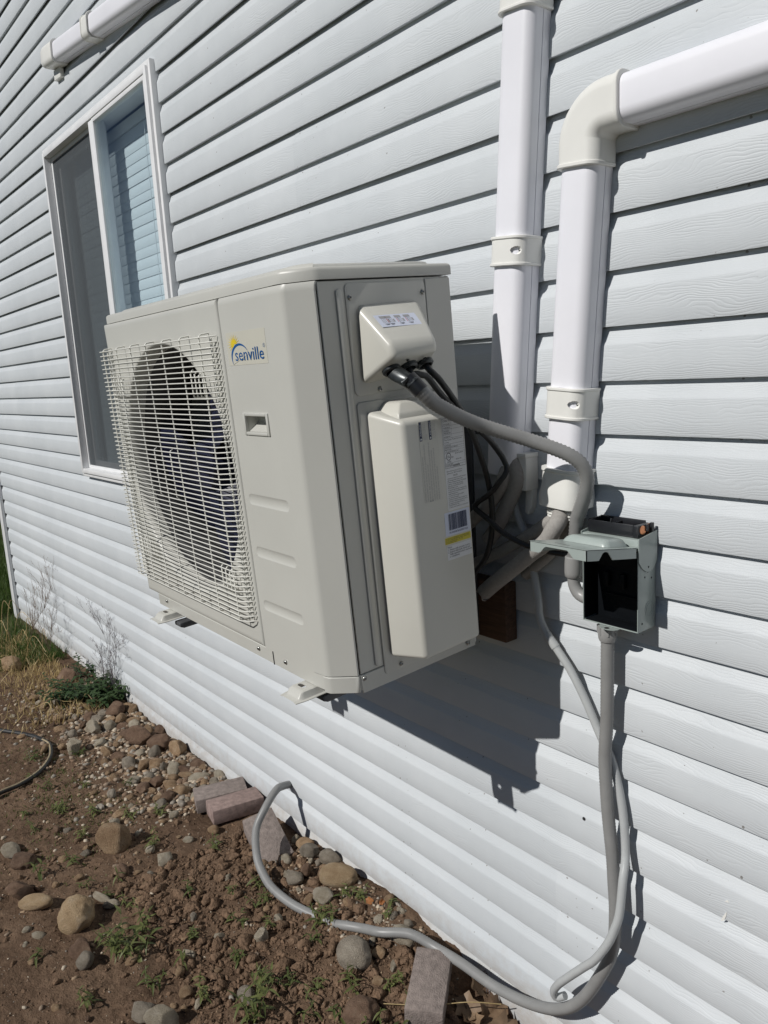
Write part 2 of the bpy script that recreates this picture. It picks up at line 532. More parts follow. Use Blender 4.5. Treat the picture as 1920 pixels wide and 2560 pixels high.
def spline(pts, step=0.02):
    """Catmull-Rom through the points, resampled"""
    P = [Vector(p) for p in pts]
    P = [P[0] * 2 - P[1]] + P + [P[-1] * 2 - P[-2]]
    out = []
    for i in range(1, len(P) - 2):
        a, b, c, d = P[i - 1], P[i], P[i + 1], P[i + 2]
        n = max(2, int((c - b).length / step))
        for k in range(n):
            t = k / n
            out.append(0.5 * ((2 * b) + (c - a) * t + (2 * a - 5 * b + 4 * c - d) * t * t + (3 * b - a - 3 * c + d) * t ** 3))
    out.append(P[-2])
    return out

def resample(path, step):
    P = [Vector(p) for p in path]
    out = [P[0]]
    acc = 0.0
    for a, b in zip(P[:-1], P[1:]):
        L = (b - a).length
        t = step - acc
        while t <= L:
            out.append(a + (b - a) * (t / L))
            t += step
        acc = (acc + L) % step
    out.append(P[-1])
    return out

def text_mesh(body, size, width=None, align='LEFT'):
    cu = bpy.data.curves.new("lettering", 'FONT')
    cu.body = body
    cu.size = size
    cu.align_x = align
    cu.resolution_u = 2
    o = bpy.data.objects.new("lettering", cu)
    COL.objects.link(o)
    dg = bpy.context.evaluated_depsgraph_get()
    me = bpy.data.meshes.new_from_object(o.evaluated_get(dg))
    bpy.data.objects.remove(o)
    v = np.empty(len(me.vertices) * 3)
    me.vertices.foreach_get("co", v)
    v = v.reshape(-1, 3)
    if width and len(v):
        w = v[:, 0].max() - v[:, 0].min()
        v[:, 0] *= width / max(w, 1e-6)
    f = [tuple(p.vertices) for p in me.polygons]
    bpy.data.meshes.remove(me)
    return v, f

def apply_boolean(o, cutters):
    """cut shapes out of o's mesh for good"""
    for m_ in list(o.modifiers):
        o.modifiers.remove(m_)
    for c in cutters:
        co = link("cutter", c.mesh("cutter", M['seam']))
        if o.parent:
            co.matrix_world = o.parent.matrix_world
        md = o.modifiers.new("cut", 'BOOLEAN')
        md.object = co
        md.operation = 'DIFFERENCE'
        md.solver = 'EXACT'
        bpy.context.view_layer.update()
        dg = bpy.context.evaluated_depsgraph_get()
        me = bpy.data.meshes.new_from_object(o.evaluated_get(dg))
        o.modifiers.remove(md)
        old = o.data
        o.data = me
        me.name = old.name
        bpy.data.meshes.remove(old)
        bpy.data.objects.remove(co)
    bm = bmesh.new()
    bm.from_mesh(o.data)
    for e in bm.edges:
        if len(e.link_faces) == 2:
            a_ = e.calc_face_angle(0.0)
            e.smooth = a_ < RAD(38)
    bm.to_mesh(o.data)
    bm.free()
    if not any(m_.type == 'WEIGHTED_NORMAL' for m_ in o.modifiers):
        wn_ = o.modifiers.new("even_shading", 'WEIGHTED_NORMAL')
        wn_.keep_sharp = True
        wn_.weight = 100

def lathe(mb, prof, c, axis, n=16):
    """prof: (radius, along); c: origin; axis: direction"""
    ax = Vector(axis).normalized()
    a = ax.orthogonal().normalized()
    b = ax.cross(a)
    rings = [[Vector(c) + ax * h + (a * math.cos(2 * math.pi * k / n) + b * math.sin(2 * math.pi * k / n)) * max(r, 1e-5) for k in range(n)] for r, h in prof]
    mb.rings(rings, True, True, True)
    return mb

def screw_mesh(r=0.0045):
    mb = MB()
    lathe(mb, [(r * 1.1, 0.0), (r * 1.1, r * 0.15), (r * 0.95, r * 0.45), (r * 0.6, r * 0.68), (r * 0.42, r * 0.70), (r * 0.3, r * 0.35)], (0, 0, 0), (0, 0, 1), 12)
    mb.cur = 1
    mb.box(-r * 0.55, r * 0.55, -r * 0.12, r * 0.12, r * 0.66, r * 0.76)
    mb.box(-r * 0.12, r * 0.12, -r * 0.55, r * 0.55, r * 0.661, r * 0.761)
    return mb.mesh("screw", [M['steel'], M['ink']])
SCREW = screw_mesh()

def screw(parent, p, nrm, s=1.0):
    o = link("screw", SCREW, parent, p)
    o.rotation_euler = (Vector(nrm).to_track_quat('Z', 'Y') @ Euler((0, 0, random.uniform(0, 1.5))).to_quaternion()).to_euler()
    o.scale = (s, s, s)
    return o

# ------------------------------------------------------------------ ground
def smooth(a, b, x):
    t = max(0.0, min(1.0, (x - a) / (b - a)))
    return t * t * (3 - 2 * t)
HX = [(-60, -0.02), (-3.2, -0.018), (-2.3, 0.0), (-1.9, 0.02), (-1.62, 0.036), (-1.4, 0.02), (-1.16, -0.045), (-0.8, -0.07), (60, -0.07)]
def gh(x, y):
    for (a, ha), (b, hb) in zip(HX[:-1], HX[1:]):
        if a <= x <= b:
            hw = ha + (hb - ha) * smooth(a, b, x)
            break
    else:
        hw = -0.02
    w = 1.0 - smooth(0.03, 0.45, -y)
    h = hw * w
    h += 0.012 * noise.noise(Vector((x * 2.1, y * 2.1, 0.3)))
    return h
def gh_fine(x, y):
    h = gh(x, y)
    if -5.6 < x < -0.7 and -1.5 < y < 0.2:
        h += 0.010 * noise.noise(Vector((x * 9, y * 9, 4.0)))
        c = noise.noise(Vector((x * 26, y * 26, 9.0)))
        m = 0.35 + 0.65 * smooth(-0.1, 0.35, noise.noise(Vector((x * 2.0 + 5, y * 2.0, 1.0))))
        h += 0.016 * m * max(0.0, c + 0.12)
        h += 0.0055 * (0.5 + m) * noise.noise(Vector((x * 62, y * 62, 2.0)))
    return h

def make_ground():
    xs = list(np.arange(-5.6, -0.85, 0.0105))
    xs = [-90, -60, -40, -25, -18, -14, -11, -9.5, -8.5, -7.6, -7, -6.6, -6.2, -5.9] + xs + [-0.7, -0.4, 0, 0.6, 1.4, 3, 6, 12, 25, 60]
    ys = list(np.arange(-1.28, 0.06, 0.0105))
    ys = [-90, -50, -30, -18, -11, -7, -5, -3.6, -2.6, -2.0, -1.65, -1.42] + ys + [0.15, 0.4, 1, 2, 4, 8, 16, 40, 90]
    nx, ny = len(xs), len(ys)
    v = [(x, y, gh_fine(x, y)) for y in ys for x in xs]
    f = [(j * nx + i, j * nx + i + 1, (j + 1) * nx + i + 1, (j + 1) * nx + i) for j in range(ny - 1) for i in range(nx - 1)]
    me = bpy.data.meshes.new("ground")
    me.from_pydata(v, [], f)
    me.materials.append(M['soil'])
    me.polygons.foreach_set("use_smooth", [True] * len(f))
    return tag(link("ground", me), "bare brown garden soil along the foot of the house wall", kind='structure')
make_ground()

# ------------------------------------------------------------------ the house
Z0, PITCH = 1.575, 0.1016
XL, XR = -5.955, 2.2
house = thing("house", "house clad in pale grey white horizontal siding with a sliding window", "house", (-2.0, 0.0, 0.0))
HO = Vector((-2.0, 0.0, 0.0))
BODY = [(0.0006, 0.0), (0.0, 0.0016), (-0.0002, 0.030), (0.0, 0.0655), (0.0012, 0.0700), (0.0042, 0.0745), (0.0118, 0.0940), (0.0142, 0.1000), (0.0158, 0.1080), (0.0166, 0.1170)]
LOCK = [(0.0078, 0.0120), (0.0074, 0.0016)]            # hem folded back up: a dark slot stays open behind it
FOLD = [(0.0195, 0.0036), (0.0150, 0.0026)]            # plain fold in the middle of a panel
def plank(x0, x1, n, push=0.0):
    mb = MB()
    L = x1 - x0
    k = max(1, int(L / 0.35))
    rings = []
    for i in range(k + 1):
        x = L * i / k
        xw = x0 + x
        wob = 0.0011 * noise.noise(Vector((xw * 0.9, n * 3.7, 0.0))) + 0.0005 * noise.noise(Vector((xw * 3.1, n * 1.3, 5.0)))
        sag = 0.0008 * noise.noise(Vector((xw * 0.7, n * 2.1, 9.0)))
        rings.append([(x, y + wob + push, z + sag) for y, z in (LOCK if n % 2 else FOLD) + BODY])
    mb.rings(rings, False, False, False)
    o = mb.build("siding_plank", M['siding'], house, loc=Vector((x0, 0.0, Z0 + n * PITCH)) - HO, sharp=30)
    return o
WX0, WX1, WZ0, WZ1 = -4.035, -2.748, 1.172, 2.735
for n in range(-17, 33):
    segs = [(XL, XR)]
    if -4 <= n <= 10:
        segs = [(XL, WX0 + 0.012), (WX1 - 0.012, XR)]
    LAPS = {-13: -1.02, -12: -1.02, -9: -4.95, -8: -4.95, -1: -5.2, 0: -5.2, 5: -1.9, 6: -1.9, 13: -4.4, 14: -4.4}
    push2 = 0.0
    if n in LAPS:
        lap = LAPS[n]
        segs = [p_ for a, b in segs for p_ in (((a, lap), (lap - 0.015, b)) if a < lap < b else ((a, b),))]
    for i, (a, b) in enumerate(segs):
        plank(a, b, n, -0.0012 if (n in LAPS and abs(a - (LAPS[n] - 0.015)) < 1e-6) else 0.0)
# corner trim, far side walls and roof
mb = MB()
mb.box(-6.03, -5.952, -0.022, 0.0, -0.15, 5.0)
mb.box(-6.03, -6.008, 0.0, 0.075, -0.15, 5.0)
mb.build("corner_trim", M['trim'], house, bevel=0.004, loc=-HO)
mb = MB()
mb.box(-6.007, -5.93, 0.076, 7.0, -0.15, 5.0)
mb.box(2.2, 2.28, 0.02, 7.0, -0.15, 5.0)
mb.box(-5.93, 2.2, 6.92, 7.0, -0.15, 5.0)
mb.build("side_wall", M['trim'], house, loc=-HO)
mb = MB()
mb.prism([(-0.35, 4.9), (3.5, 7.2), (7.4, 4.9), (7.4, 5.05), (3.5, 7.4), (-0.35, 5.05)], lambda u, v, w: (w, u, v), -6.4, 2.6)
mb.build("roof", M['roof'], house, loc=-HO)
# sheathing behind the planks (with the window opening left out) and a dim room
mb = MB()
mb.box(-5.93, WX0 + 0.02, 0.021, 0.10, -0.15, 5.0)
mb.box(WX1 - 0.02, 2.2, 0.021, 0.10, -0.15, 5.0)
mb.box(WX0 + 0.02, WX1 - 0.02, 0.021, 0.10, -0.15, WZ0 + 0.03)
mb.box(WX0 + 0.02, WX1 - 0.02, 0.021, 0.10, WZ1 - 0.03, 5.0)
mb.build("sheathing", M['room'], house, loc=-HO)
mb = MB()
mb.box(-5.9, -1.5, 3.0, 3.1, 0.3, 3.2)
mb.box(-5.9, -1.5, 0.11, 3.0, 0.25, 0.3)
mb.box(-5.9, -1.5, 0.11, 3.0, 3.2, 3.25)
mb.build("room_wall", M['room'], house, loc=-HO)

def frame_box(mb, x0, x1, z0, z1, w, y0, y1, wb=None, wt=None):
    wb = w if wb is None else wb
    wt = w if wt is None else wt
    mb.box(x0, x0 + w, y0, y1, z0, z1)
    mb.box(x1 - w, x1, y0, y1, z0, z1)
    mb.box(x0 + w, x1 - w, y0, y1, z0, z0 + wb)
    mb.box(x0 + w, x1 - w, y0, y1, z1 - wt, z1)
mb = MB()
frame_box(mb, WX0, WX1, WZ0, WZ1, 0.018, -0.020, 0.030)                       # siding channel
frame_box(mb, WX0 + 0.0185, WX1 - 0.0185, WZ0 + 0.0185, WZ1 - 0.0185, 0.022, -0.030, 0.085)   # main frame
window = mb.build("window", M['trim'], house, bevel=0.0025, loc=-HO)
fx0, fx1, fz0, fz1 = WX0 + 0.041, WX1 - 0.041, WZ0 + 0.041, WZ1 - 0.041
XM = -3.362
def wpart(name, mb, mat, bevel=0.0):
    return mb.build(name, mat, window, bevel=bevel)
mb = MB(); mb.box(XM - 0.026, XM + 0.020, -0.024, 0.030, fz0, fz1)
wpart("mullion", mb, M['trim'], 0.002)
mb = MB(); frame_box(mb, XM + 0.0205, fx1, fz0, fz1, 0.016, -0.026, 0.000)
wpart("fixed_sash", mb, M['trim'], 0.0015)
mb = MB(); frame_box(mb, fx0, XM - 0.0265, fz0, fz1, 0.034, 0.0305, 0.052)
wpart("sliding_sash", mb, M['trim'], 0.002)
mb = MB(); frame_box(mb, fx0, XM - 0.0265, fz0, fz1, 0.016, 0.002, 0.012)
wpart("screen_frame", mb, M['trim'], 0.0015)
mb = MB(); mb.add([(fx0 + 0.016, 0.007, fz0 + 0.016), (XM - 0.0425, 0.007, fz0 + 0.016), (XM - 0.0425, 0.007, fz1 - 0.016), (fx0 + 0.016, 0.007, fz1 - 0.016)], [(0, 1, 2, 3)])
wpart("insect_screen", mb, M['screen'])
mb = MB(); mb.box(XM + 0.037, fx1 - 0.016, -0.017, -0.013, fz0 + 0.016, fz1 - 0.016)
wpart("glass_pane", mb, M['glass'])
mb = MB(); mb.box(fx0 + 0.034, XM - 0.0605, 0.042, 0.046, fz0 + 0.034, fz1 - 0.034)
wpart("glass_pane", mb, M['glass'])
slat = MB()
sx0, sx1 = fx0 + 0.02, fx1 - 0.02
rr = []
for i in range(7):
    t = -0.025 + 0.05 * i / 6
    rr.append((0.003 - 0.003 * (t / 0.025) ** 2, t))
ca, sa = math.cos(RAD(84)), math.sin(RAD(84))
top = [(-(h * sa) + t * ca, t * sa + h * ca) for h, t in rr]
bot = [(y + 0.0022 * sa, z - 0.0022 * ca) for y, z in reversed(top)]
slat.rings([[(sx0, y, z) for y, z in top + bot], [(sx1, y, z) for y, z in top + bot]])
slat_me = slat.mesh("blind_slat", M['blind'], sharp=60)
z = fz1 - 0.075
while z > fz0 + 0.02:
    o = link("blind_slat", slat_me, window, (0, 0.092, z))
    o.rotation_euler = (random.uniform(-0.02, 0.02), random.uniform(-0.001, 0.001), 0)
    z -= 0.0415
mb = MB()
mb.box(sx0, sx1, 0.0865, 0.120, fz1 - 0.05, fz1 - 0.006)
wpart("blind_headrail", mb, M['blind'], 0.003)
for i, x in enumerate((sx0 + 0.16, -3.58, -3.06, sx1 - 0.16)):
    mb = MB(); mb.tube([(x, 0.076, fz1 - 0.05), (x, 0.076, fz0 + 0.02)], 0.0014, 6)
    wpart("blind_cord", mb, M['blind'])
mb = MB(); mb.box(fx0 - 0.01, fx1 + 0.01, 0.0865, 0.2, fz0 - 0.03, fz0 - 0.004)
wpart("inner_sill", mb, M['trim'], 0.003)
# small marks on the siding: a nail hole and a peeled flake
mb = MB(); lathe(mb, [(0.0042, 0.0), (0.0040, 0.0008), (0.0025, 0.0010)], (-0.954, -0.0003, 0.624), (0, -1, 0), 10)
mb.build("nail_hole", M['seam'], house, loc=-HO)
mb = MB()
fl = [(0.0, 0.0), (0.006, 0.004), (0.010, 0.016), (0.011, 0.026), (0.008, 0.020), (0.004, 0.012)]
mb.prism(fl, lambda u, v, w: (-0.640 + u, w, 0.553 + v), -0.0012, -0.0002)
mb.prism([(0, 0), (0.009, 0.002), (0.006, 0.006)], lambda u, v, w: (-0.634 + u, w, 0.598 + v), -0.0012, -0.0002)
mb.build("paint_flake", M['flake'], house, loc=-HO)

# ------------------------------------------------------------------ line-set covers (white ducts on the wall)
def duct_profile(W, D, lip=0.0, seam=True):
    """half outline across: (u, depth); returns closed list"""
    h = W / 2
    r = D * 0.36
    pts = []
    left = [(-h, 0.0), (-h, D * 0.34)]
    if seam:
        left += [(-h + 0.0016, D * 0.345), (-h + 0.0016, D * 0.375), (-h, D * 0.38)]
    pts += left
    for k in range(7):
        a = math.pi - (math.pi / 2) * k / 6
        pts.append((-h + r + r * math.cos(a), D - r + r * math.sin(a)))
    right = [(-u, d) for u, d in reversed(pts)]
    return pts + right

def sweep_flat(mb, path, prof, scales=None, y0=0.0):
    """sweep a profile (u across, d outwards = -y) along a path in the wall plane"""
    rings = []
    P = [Vector((p[0], p[1])) for p in path]
    for i, p in enumerate(P):
        t = (P[min(i + 1, len(P) - 1)] - P[max(i - 1, 0)]).normalized()
        nrm = Vector((t.y, -t.x))
        s = 1.0 if scales is None else scales[i]
        rings.append([(p.x + nrm.x * u * s, y0 - d * (1 + (s - 1) * 0.6), p.y + nrm.y * u * s) for u, d in prof])
    mb.rings(rings, True, True, True)

DW, DD = 0.079, 0.060
PR = duct_profile(DW, DD)
PRF = duct_profile(DW + 0.009, DD + 0.006, seam=False)
PRIM = duct_profile(DW + 0.0135, DD + 0.0085, seam=False)

def coupling(parent, a, b, name="coupling", hole=True):
    """sleeve between two points in the wall plane with raised rims and a screw sunk in a slot"""
    A, B = Vector(a), Vector(b)
    d = (B - A).normalized()
    mb = MB()
    sweep_flat(mb, [A, B], PRF)
    o = mb.build(name, M['fitting'], parent, bevel=0.0)
    n = Vector((d.y, -d.x))
    if n.x < 0:
        n = -n
    c = (A + B) / 2 + n * 0.030
    if hole:
        cut = MB()
        rings = []
        for t in range(9):
            ph = -math.pi / 2 + math.pi * t / 8
            rr_ = max(0.0004, math.cos(ph))
            rings.append([(c.x + n.x * (0.017 * math.sin(ph)), -(DD + 0.001) + 0.007 * rr_ * math.cos(q * math.pi / 6) - 0.0, c.y + n.y * 0.017 * math.sin(ph) + 0.0085 * rr_ * math.sin(q * math.pi / 6)) for q in range(12)])
        cut.rings(rings)
        apply_boolean(o, [cut])
        sc = screw(parent, (c.x + n.x * 0.004, -(DD - 0.0075), c.y + n.y * 0.004), (0.5, -0.85, 0), 0.8)
    for p, q in ((A, A + d * 0.006), (B - d * 0.006, B)):
        mb = MB()
        sweep_flat(mb, [p, q], PRIM)
        mb.build("rim", M['fitting'], o, bevel=0.0012, seg=1)
    return o

def p1(z):
    return (-1.126 + (z - 1.417) * 0.0864, z)
def p2(z):
    return (-0.966 + (z - 1.396) * 0.0854, z)
duct1 = thing("line_set_cover", "white vertical line cover rising straight behind the outdoor unit to the top of the wall", "pipe cover")
mb = MB(); sweep_flat(mb, [p1(2.75), p1(1.385)], PR)
mb.build("duct", M['duct'], duct1)
coupling(duct1, p1(1.869), p1(1.812))
coupling(duct1, p1(2.345), p1(2.268), hole=False)
mb = MB()
mb.box(-1.090, -1.064, -0.040, -0.0012, 1.352, 1.430)
mb.box(-1.094, -1.062, -0.043, -0.0012, 1.422, 1.431)
mb.prism([(-1.086, 1.352), (-1.066, 1.352), (-1.070, 1.312), (-1.080, 1.296), (-1.088, 1.300)], lambda u, v, w: (u, w, v), -0.018, -0.0012)
mb.build("loose_clip", M['fitting'], duct1, bevel=0.0016)

duct2 = thing("line_set_cover", "white line cover turning through an elbow from the right edge down beside the disconnect box", "pipe cover")
ez = 2.0535
mb = MB(); sweep_flat(mb, [p2(1.968), p2(1.36)], PR)
mb.build("duct", M['duct'], duct2)
mb = MB(); sweep_flat(mb, [(-0.83, ez), (1.3, ez - 0.026)], PR)
mb.build("duct", M['duct'], duct2)
# elbow
xc = p2(1.965)[0]
R = 0.056
arc = [(xc, 1.962), (xc + 0.001, 1.985)]
cx, cz = xc + 0.001 + R, ez - R
for k in range(1, 12):
    a = math.pi - (math.pi / 2) * k / 12
    arc.append((cx + R * math.cos(a), cz + R * math.sin(a)))
arc += [(cx, ez), (-0.826, ez - 0.0004)]
mb = MB(); sweep_flat(mb, list(reversed(arc)), PRF)
elbow = mb.build("elbow", M['fitting'], duct2)
cuts = []
for (hx, hz) in ((xc + 0.030, 2.028), (xc + 0.030, ez + 0.044)):
    c = MB()
    lathe(c, [(0.0002, -0.008), (0.0055, -0.006), (0.0075, 0.0), (0.0055, 0.006), (0.0002, 0.008)], (hx, -(DD - 0.006) if hz < ez else -0.042, hz), (0, 1, 0), 12)
    cuts.append(c)
apply_boolean(elbow, cuts)
screw(elbow, (xc + 0.031, -(DD - 0.0085), 2.028), (0.4, -0.9, 0), 0.8)
mb = MB(); sweep_flat(mb, [(xc, 1.968), (xc - 0.0006, 1.961)], PRIM)
mb.build("rim", M['fitting'], elbow, bevel=0.0012, seg=1)
mb = MB(); sweep_flat(mb, [(-0.832, ez), (-0.825, ez)], PRIM)
mb.build("rim", M['fitting'], elbow, bevel=0.0012, seg=1)
coupling(duct2, p2(1.567), p2(1.506))
# end fitting: wide collar, rounded body and ridged rubber mouth
mb = MB()
sweep_flat(mb, [p2(1.408), p2(1.402), p2(1.3995), p2(1.372), p2(1.350), p2(1.330)], duct_profile(DW + 0.010, DD + 0.007, seam=False), [1.06, 1.06, 1.0, 1.02, 1.10, 1.06])
ef = mb.build("end_fitting", M['fitting'], duct2)
for i in range(4):
    mb = MB()
    zz = 1.328 - i * 0.0062
    sweep_flat(mb, [p2(zz), p2(zz - 0.0046)], duct_profile(DW - 0.004 - i * 0.0025, DD - 0.004, seam=False))
    mb.build("mouth_ridge", M['fitting'], ef, bevel=0.001, seg=1)

duct3 = thing("line_set_cover", "white line cover sloping along the wall above the window with a rounded end cap", "pipe cover")
def p3(x):
    return (x, 2.990 - 0.112 * (x + 3.6) + 0.039)
mb = MB(); sweep_flat(mb, [p3(-3.66), p3(-1.15)], PR)
mb.build("duct", M['duct'], duct3)
coupling(duct3, p3(-3.235), p3(-3.165), hole=False)
mb = MB()
e0 = p3(-3.60); e1 = p3(-3.70); e2 = p3(-3.775)
sweep_flat(mb, [e0, p3(-3.607), p3(-3.608), e1, p3(-3.735), p3(-3.762), e2], PRF, [1.05, 1.05, 1.0, 1.0, 0.98, 0.86, 0.62])
cap = mb.build("end_cap", M['fitting'], duct3, sharp=50)
mb = MB(); sweep_flat(mb, [(-3.705, 2.995), (-3.708, 2.955)], duct_profile(0.085, 0.018, seam=False))
mb.build("wall_tab", M['fitting'], cap, bevel=0.002)

# ------------------------------------------------------------------ outdoor unit of the air conditioner
ac = thing("air_conditioner", "large ivory outdoor air conditioning unit hung on the wall with a wire fan grille", "air conditioner", (-2.089819, -0.48347, 1.043218))
ac.rotation_mode = 'YXZ'
ac.rotation_euler = (0.056759, 0.0027, -0.019421)
bpy.context.view_layer.update()
W_, D_AC, H_ = 0.953, 0.365, 0.735
ZP = lambda u, v, w: (u, v, w)
# outline of the cabinet in plan, front right corner chamfered
def plan(x0, x1, y0, y1, inset=0.0):
    return [(x0, y1), (x0, y0 + 0.012), (x0 + 0.004, y0 + 0.003), (x0 + 0.014, y0),
            (x1 - 0.085, y0), (x1 - 0.048, y0 + 0.0025), (x1 - 0.040, y0 + 0.006), (x1 - 0.006, y0 + 0.041), (x1, y0 + 0.052), (x1, y1)]
# rear body shell (left, back, right) as thin walls
mb = MB()
mb.box(0.032, 0.036, 0.03, D_AC, -0.02, H_)
mb.box(0.032, 0.945, D_AC - 0.004, D_AC, -0.02, H_)
mb.box(0.68, 0.686, 0.012, D_AC - 0.004, -0.02, H_)           # partition beside the fan chamber
mb.build("rear_casing", M['ac'], ac)
mb = MB(); mb.box(0.06, 0.66, 0.275, 0.345, 0.0, H_ - 0.01)
mb.build("coil", M['coil'], ac)
# base pan
mb = MB(); mb.prism(plan(0.050, W_ - 0.0015, 0.0035, D_AC), ZP, -0.0335, -0.0015)
base = mb.build("base_pan", M['ac'], ac, bevel=0.0015, seg=1)
mb = MB(); mb.box(0.698, 0.7005, 0.0022, 0.010, -0.033, -0.003)
mb.build("base_joint", M['seam'], base)
# front right panel
mb = MB()
op = [(0.6705, 0.045), (0.6705, 0.004), (0.6720, 0.0012), (0.6750, 0.0), (W_ - 0.088, 0.0), (W_ - 0.080, 0.0006), (W_ - 0.052, 0.0040), (W_ - 0.044, 0.0070), (W_ - 0.039, 0.011), (W_ - 0.007, 0.0420), (W_ - 0.0025, 0.0465), (W_ - 0.0025, 0.050)]
inner = [(u, v + 0.003) for u, v in op]
shell = op + [(W_ - 0.006, 0.052), (W_ - 0.012, 0.048), (W_ - 0.046, 0.014), (W_ - 0.055, 0.0075), (W_ - 0.085, 0.0035), (0.674, 0.0035), (0.674, 0.045)]
rings = []
for zz in (0.0, 0.002, H_ - 0.014, H_ - 0.006, H_):
    push = 0.0 if zz < H_ - 0.01 else (0.0012 if zz < H_ - 0.003 else 0.004)
    rings.append([(u, v + push, zz) for u, v in shell])
mb.rings(rings)
frp = mb.build("right_front_panel", M['ac'], ac, sharp=45)
# handle pocket cut right through the panel, with a moulded cup behind it
hx0, hx1, hz0, hz1 = 0.728, 0.812, 0.474, 0.505
c = MB(); c.box(hx0, hx1, -0.01, 0.02, hz0, hz1)
apply_boolean(frp, [c])
mb = MB()
frame_box(mb, 0.7195, 0.8185, 0.4675, 0.5115, 0.0082, -0.0030, 0.004, 0.0064, 0.0064)
hp = mb.build("handle_recess", M['ac'], ac, bevel=0.0016)
mb = MB()
mb.box(hx0, hx1, 0.028, 0.030, hz0, hz1)
mb.add([(hx0, 0.004, hz1), (hx1, 0.004, hz1), (hx1, 0.028, hz1), (hx0, 0.028, hz1)], [(0, 1, 2, 3)])
mb.add([(hx0, 0.004, hz0), (hx0, 0.028, hz0 + 0.016), (hx0, 0.028, hz1), (hx0, 0.004, hz1)], [(0, 1, 2, 3)])
mb.add([(hx1, 0.004, hz0), (hx1, 0.028, hz0 + 0.016), (hx1, 0.028, hz1), (hx1, 0.004, hz1)], [(0, 1, 2, 3)])
mb.add([(hx0, 0.004, hz0), (hx1, 0.004, hz0), (hx1, 0.028, hz0 + 0.016), (hx0, 0.028, hz0 + 0.016)], [(0, 1, 2, 3)])
mb.build("handle_cup", M['ac'], hp)
# three shallow grooves pressed into the panel
cuts = []
for zr in (0.334, 0.222, 0.104):
    c = MB()
    x0, x1 = 0.690, 0.856
    rings = []
    for i in range(29):
        t = i / 28
        x = x0 + (x1 - x0) * (0.5 - 0.5 * math.cos(math.pi * t))
        e = min(1.0, min(x - x0, x1 - x) / 0.016)
        e = max(0.02, math.sqrt(max(0.0, 1 - (1 - e) ** 2)))
        rings.append([(x, -0.0035 + 0.0068 * e * math.cos(a) - 0.0006, zr + 0.0155 * e * math.sin(a)) for a in [2 * math.pi * q / 24 for q in range(24)]])
    c.rings(rings)
    cuts.append(c)
apply_boolean(frp, cuts)
# lower right corner skirt
mb = MB()
sk = [(W_ - 0.058, 0.0026), (W_ - 0.044, 0.0062), (W_ - 0.039, 0.0102), (W_ - 0.0065, 0.0415), (W_ - 0.0022, 0.047), (W_ - 0.0022, 0.051), (W_ - 0.008, 0.049), (W_ - 0.041, 0.0165), (W_ - 0.058, 0.009)]
mb.prism(sk, ZP, -0.036, -0.0025)
mb.build("corner_skirt", M['ac'], ac, bevel=0.001, seg=1)
# front left panel with the fan opening and rolled throat
FC, FR = (0.345, 0.3675), 0.298
mb = MB()
nseg = 96
x0, x1, z0, z1 = 0.0, 0.6675, 0.0, H_
def rect_pt(a):
    dx, dz = math.cos(a), math.sin(a)
    tx = ((x1 - FC[0]) / dx) if dx > 1e-9 else ((x0 - FC[0]) / dx if dx < -1e-9 else 1e9)
    tz = ((z1 - FC[1]) / dz) if dz > 1e-9 else ((z0 - FC[1]) / dz if dz < -1e-9 else 1e9)
    t = min(tx, tz)
    return (FC[0] + dx * t, FC[1] + dz * t)
ang = sorted([2 * math.pi * k / nseg for k in range(nseg)] + [math.atan2(zz - FC[1], xx - FC[0]) % (2 * math.pi) for xx in (x0, x1) for zz in (z0, z1)])
def circ(rad, y):
    return [(FC[0] + rad * math.cos(a), y, FC[1] + rad * math.sin(a)) for a in ang]
ro = [rect_pt(a) for a in ang]
def pulled(d, y):
    out = []
    for u, v in ro:
        uu = min(max(u, x0 + d), x1 - d)
        vv = min(max(v, z0 + d), z1 - d)
        out.append((uu, y, vv))
    return out
mb.rings([pulled(0.0, 0.030), pulled(0.0, 0.006), pulled(0.0012, 0.002), pulled(0.005, 0.0), pulled(0.012, 0.0), circ(FR + 0.010, 0.0), circ(FR + 0.004, 0.0), circ(FR + 0.001, 0.001), circ(FR - 0.002, 0.005), circ(FR - 0.008, 0.018), circ(FR - 0.010, 0.045)], True, False, False)
flp = mb.build("left_front_panel", M['ac'], ac, sharp=50)
mb = MB()
mb.rings([circ(FR - 0.0102, 0.040), circ(FR - 0.0105, 0.16), circ(FR + 0.004, 0.18)], True, False, False)
mb.build("fan_shroud", M['shroud'], ac)
# propeller fan
fan = MB()
lathe(fan, [(0.062, 0.14), (0.064, 0.08), (0.058, 0.066), (0.02, 0.058), (0.002, 0.057)], (FC[0], 0.0, FC[1]), (0, 1, 0), 28)
fan_o = fan.build("fan", M['fan'], ac, sharp=45)
for k in range(3):
    b = MB()
    rows = []
    for i in range(9):
        t = i / 8
        r = 0.055 + (FR - 0.022 - 0.055) * t
        a0 = k * 2 * math.pi / 3 + 0.5 + 0.25 * t * t
        span = 1.25 - 0.15 * t + 0.25 * math.sin(math.pi * t)
        row = []
        for j in range(9):
            s = j / 8
            a = a0 + span * s
            y = 0.070 + 0.075 * s - 0.02 * math.sin(math.pi * s) + 0.004 * t
            row.append((FC[0] + r * math.cos(a), y, FC[1] + r * math.sin(a)))
        rows.append(row)
    b.rings(rows, False, False, False)
    rows2 = [[(x, y + 0.0035, zz) for x, y, zz in row] for row in rows]
    b.rings(rows2, False, False, False)
    b.build("blade", M['fan'], fan_o, sharp=80)
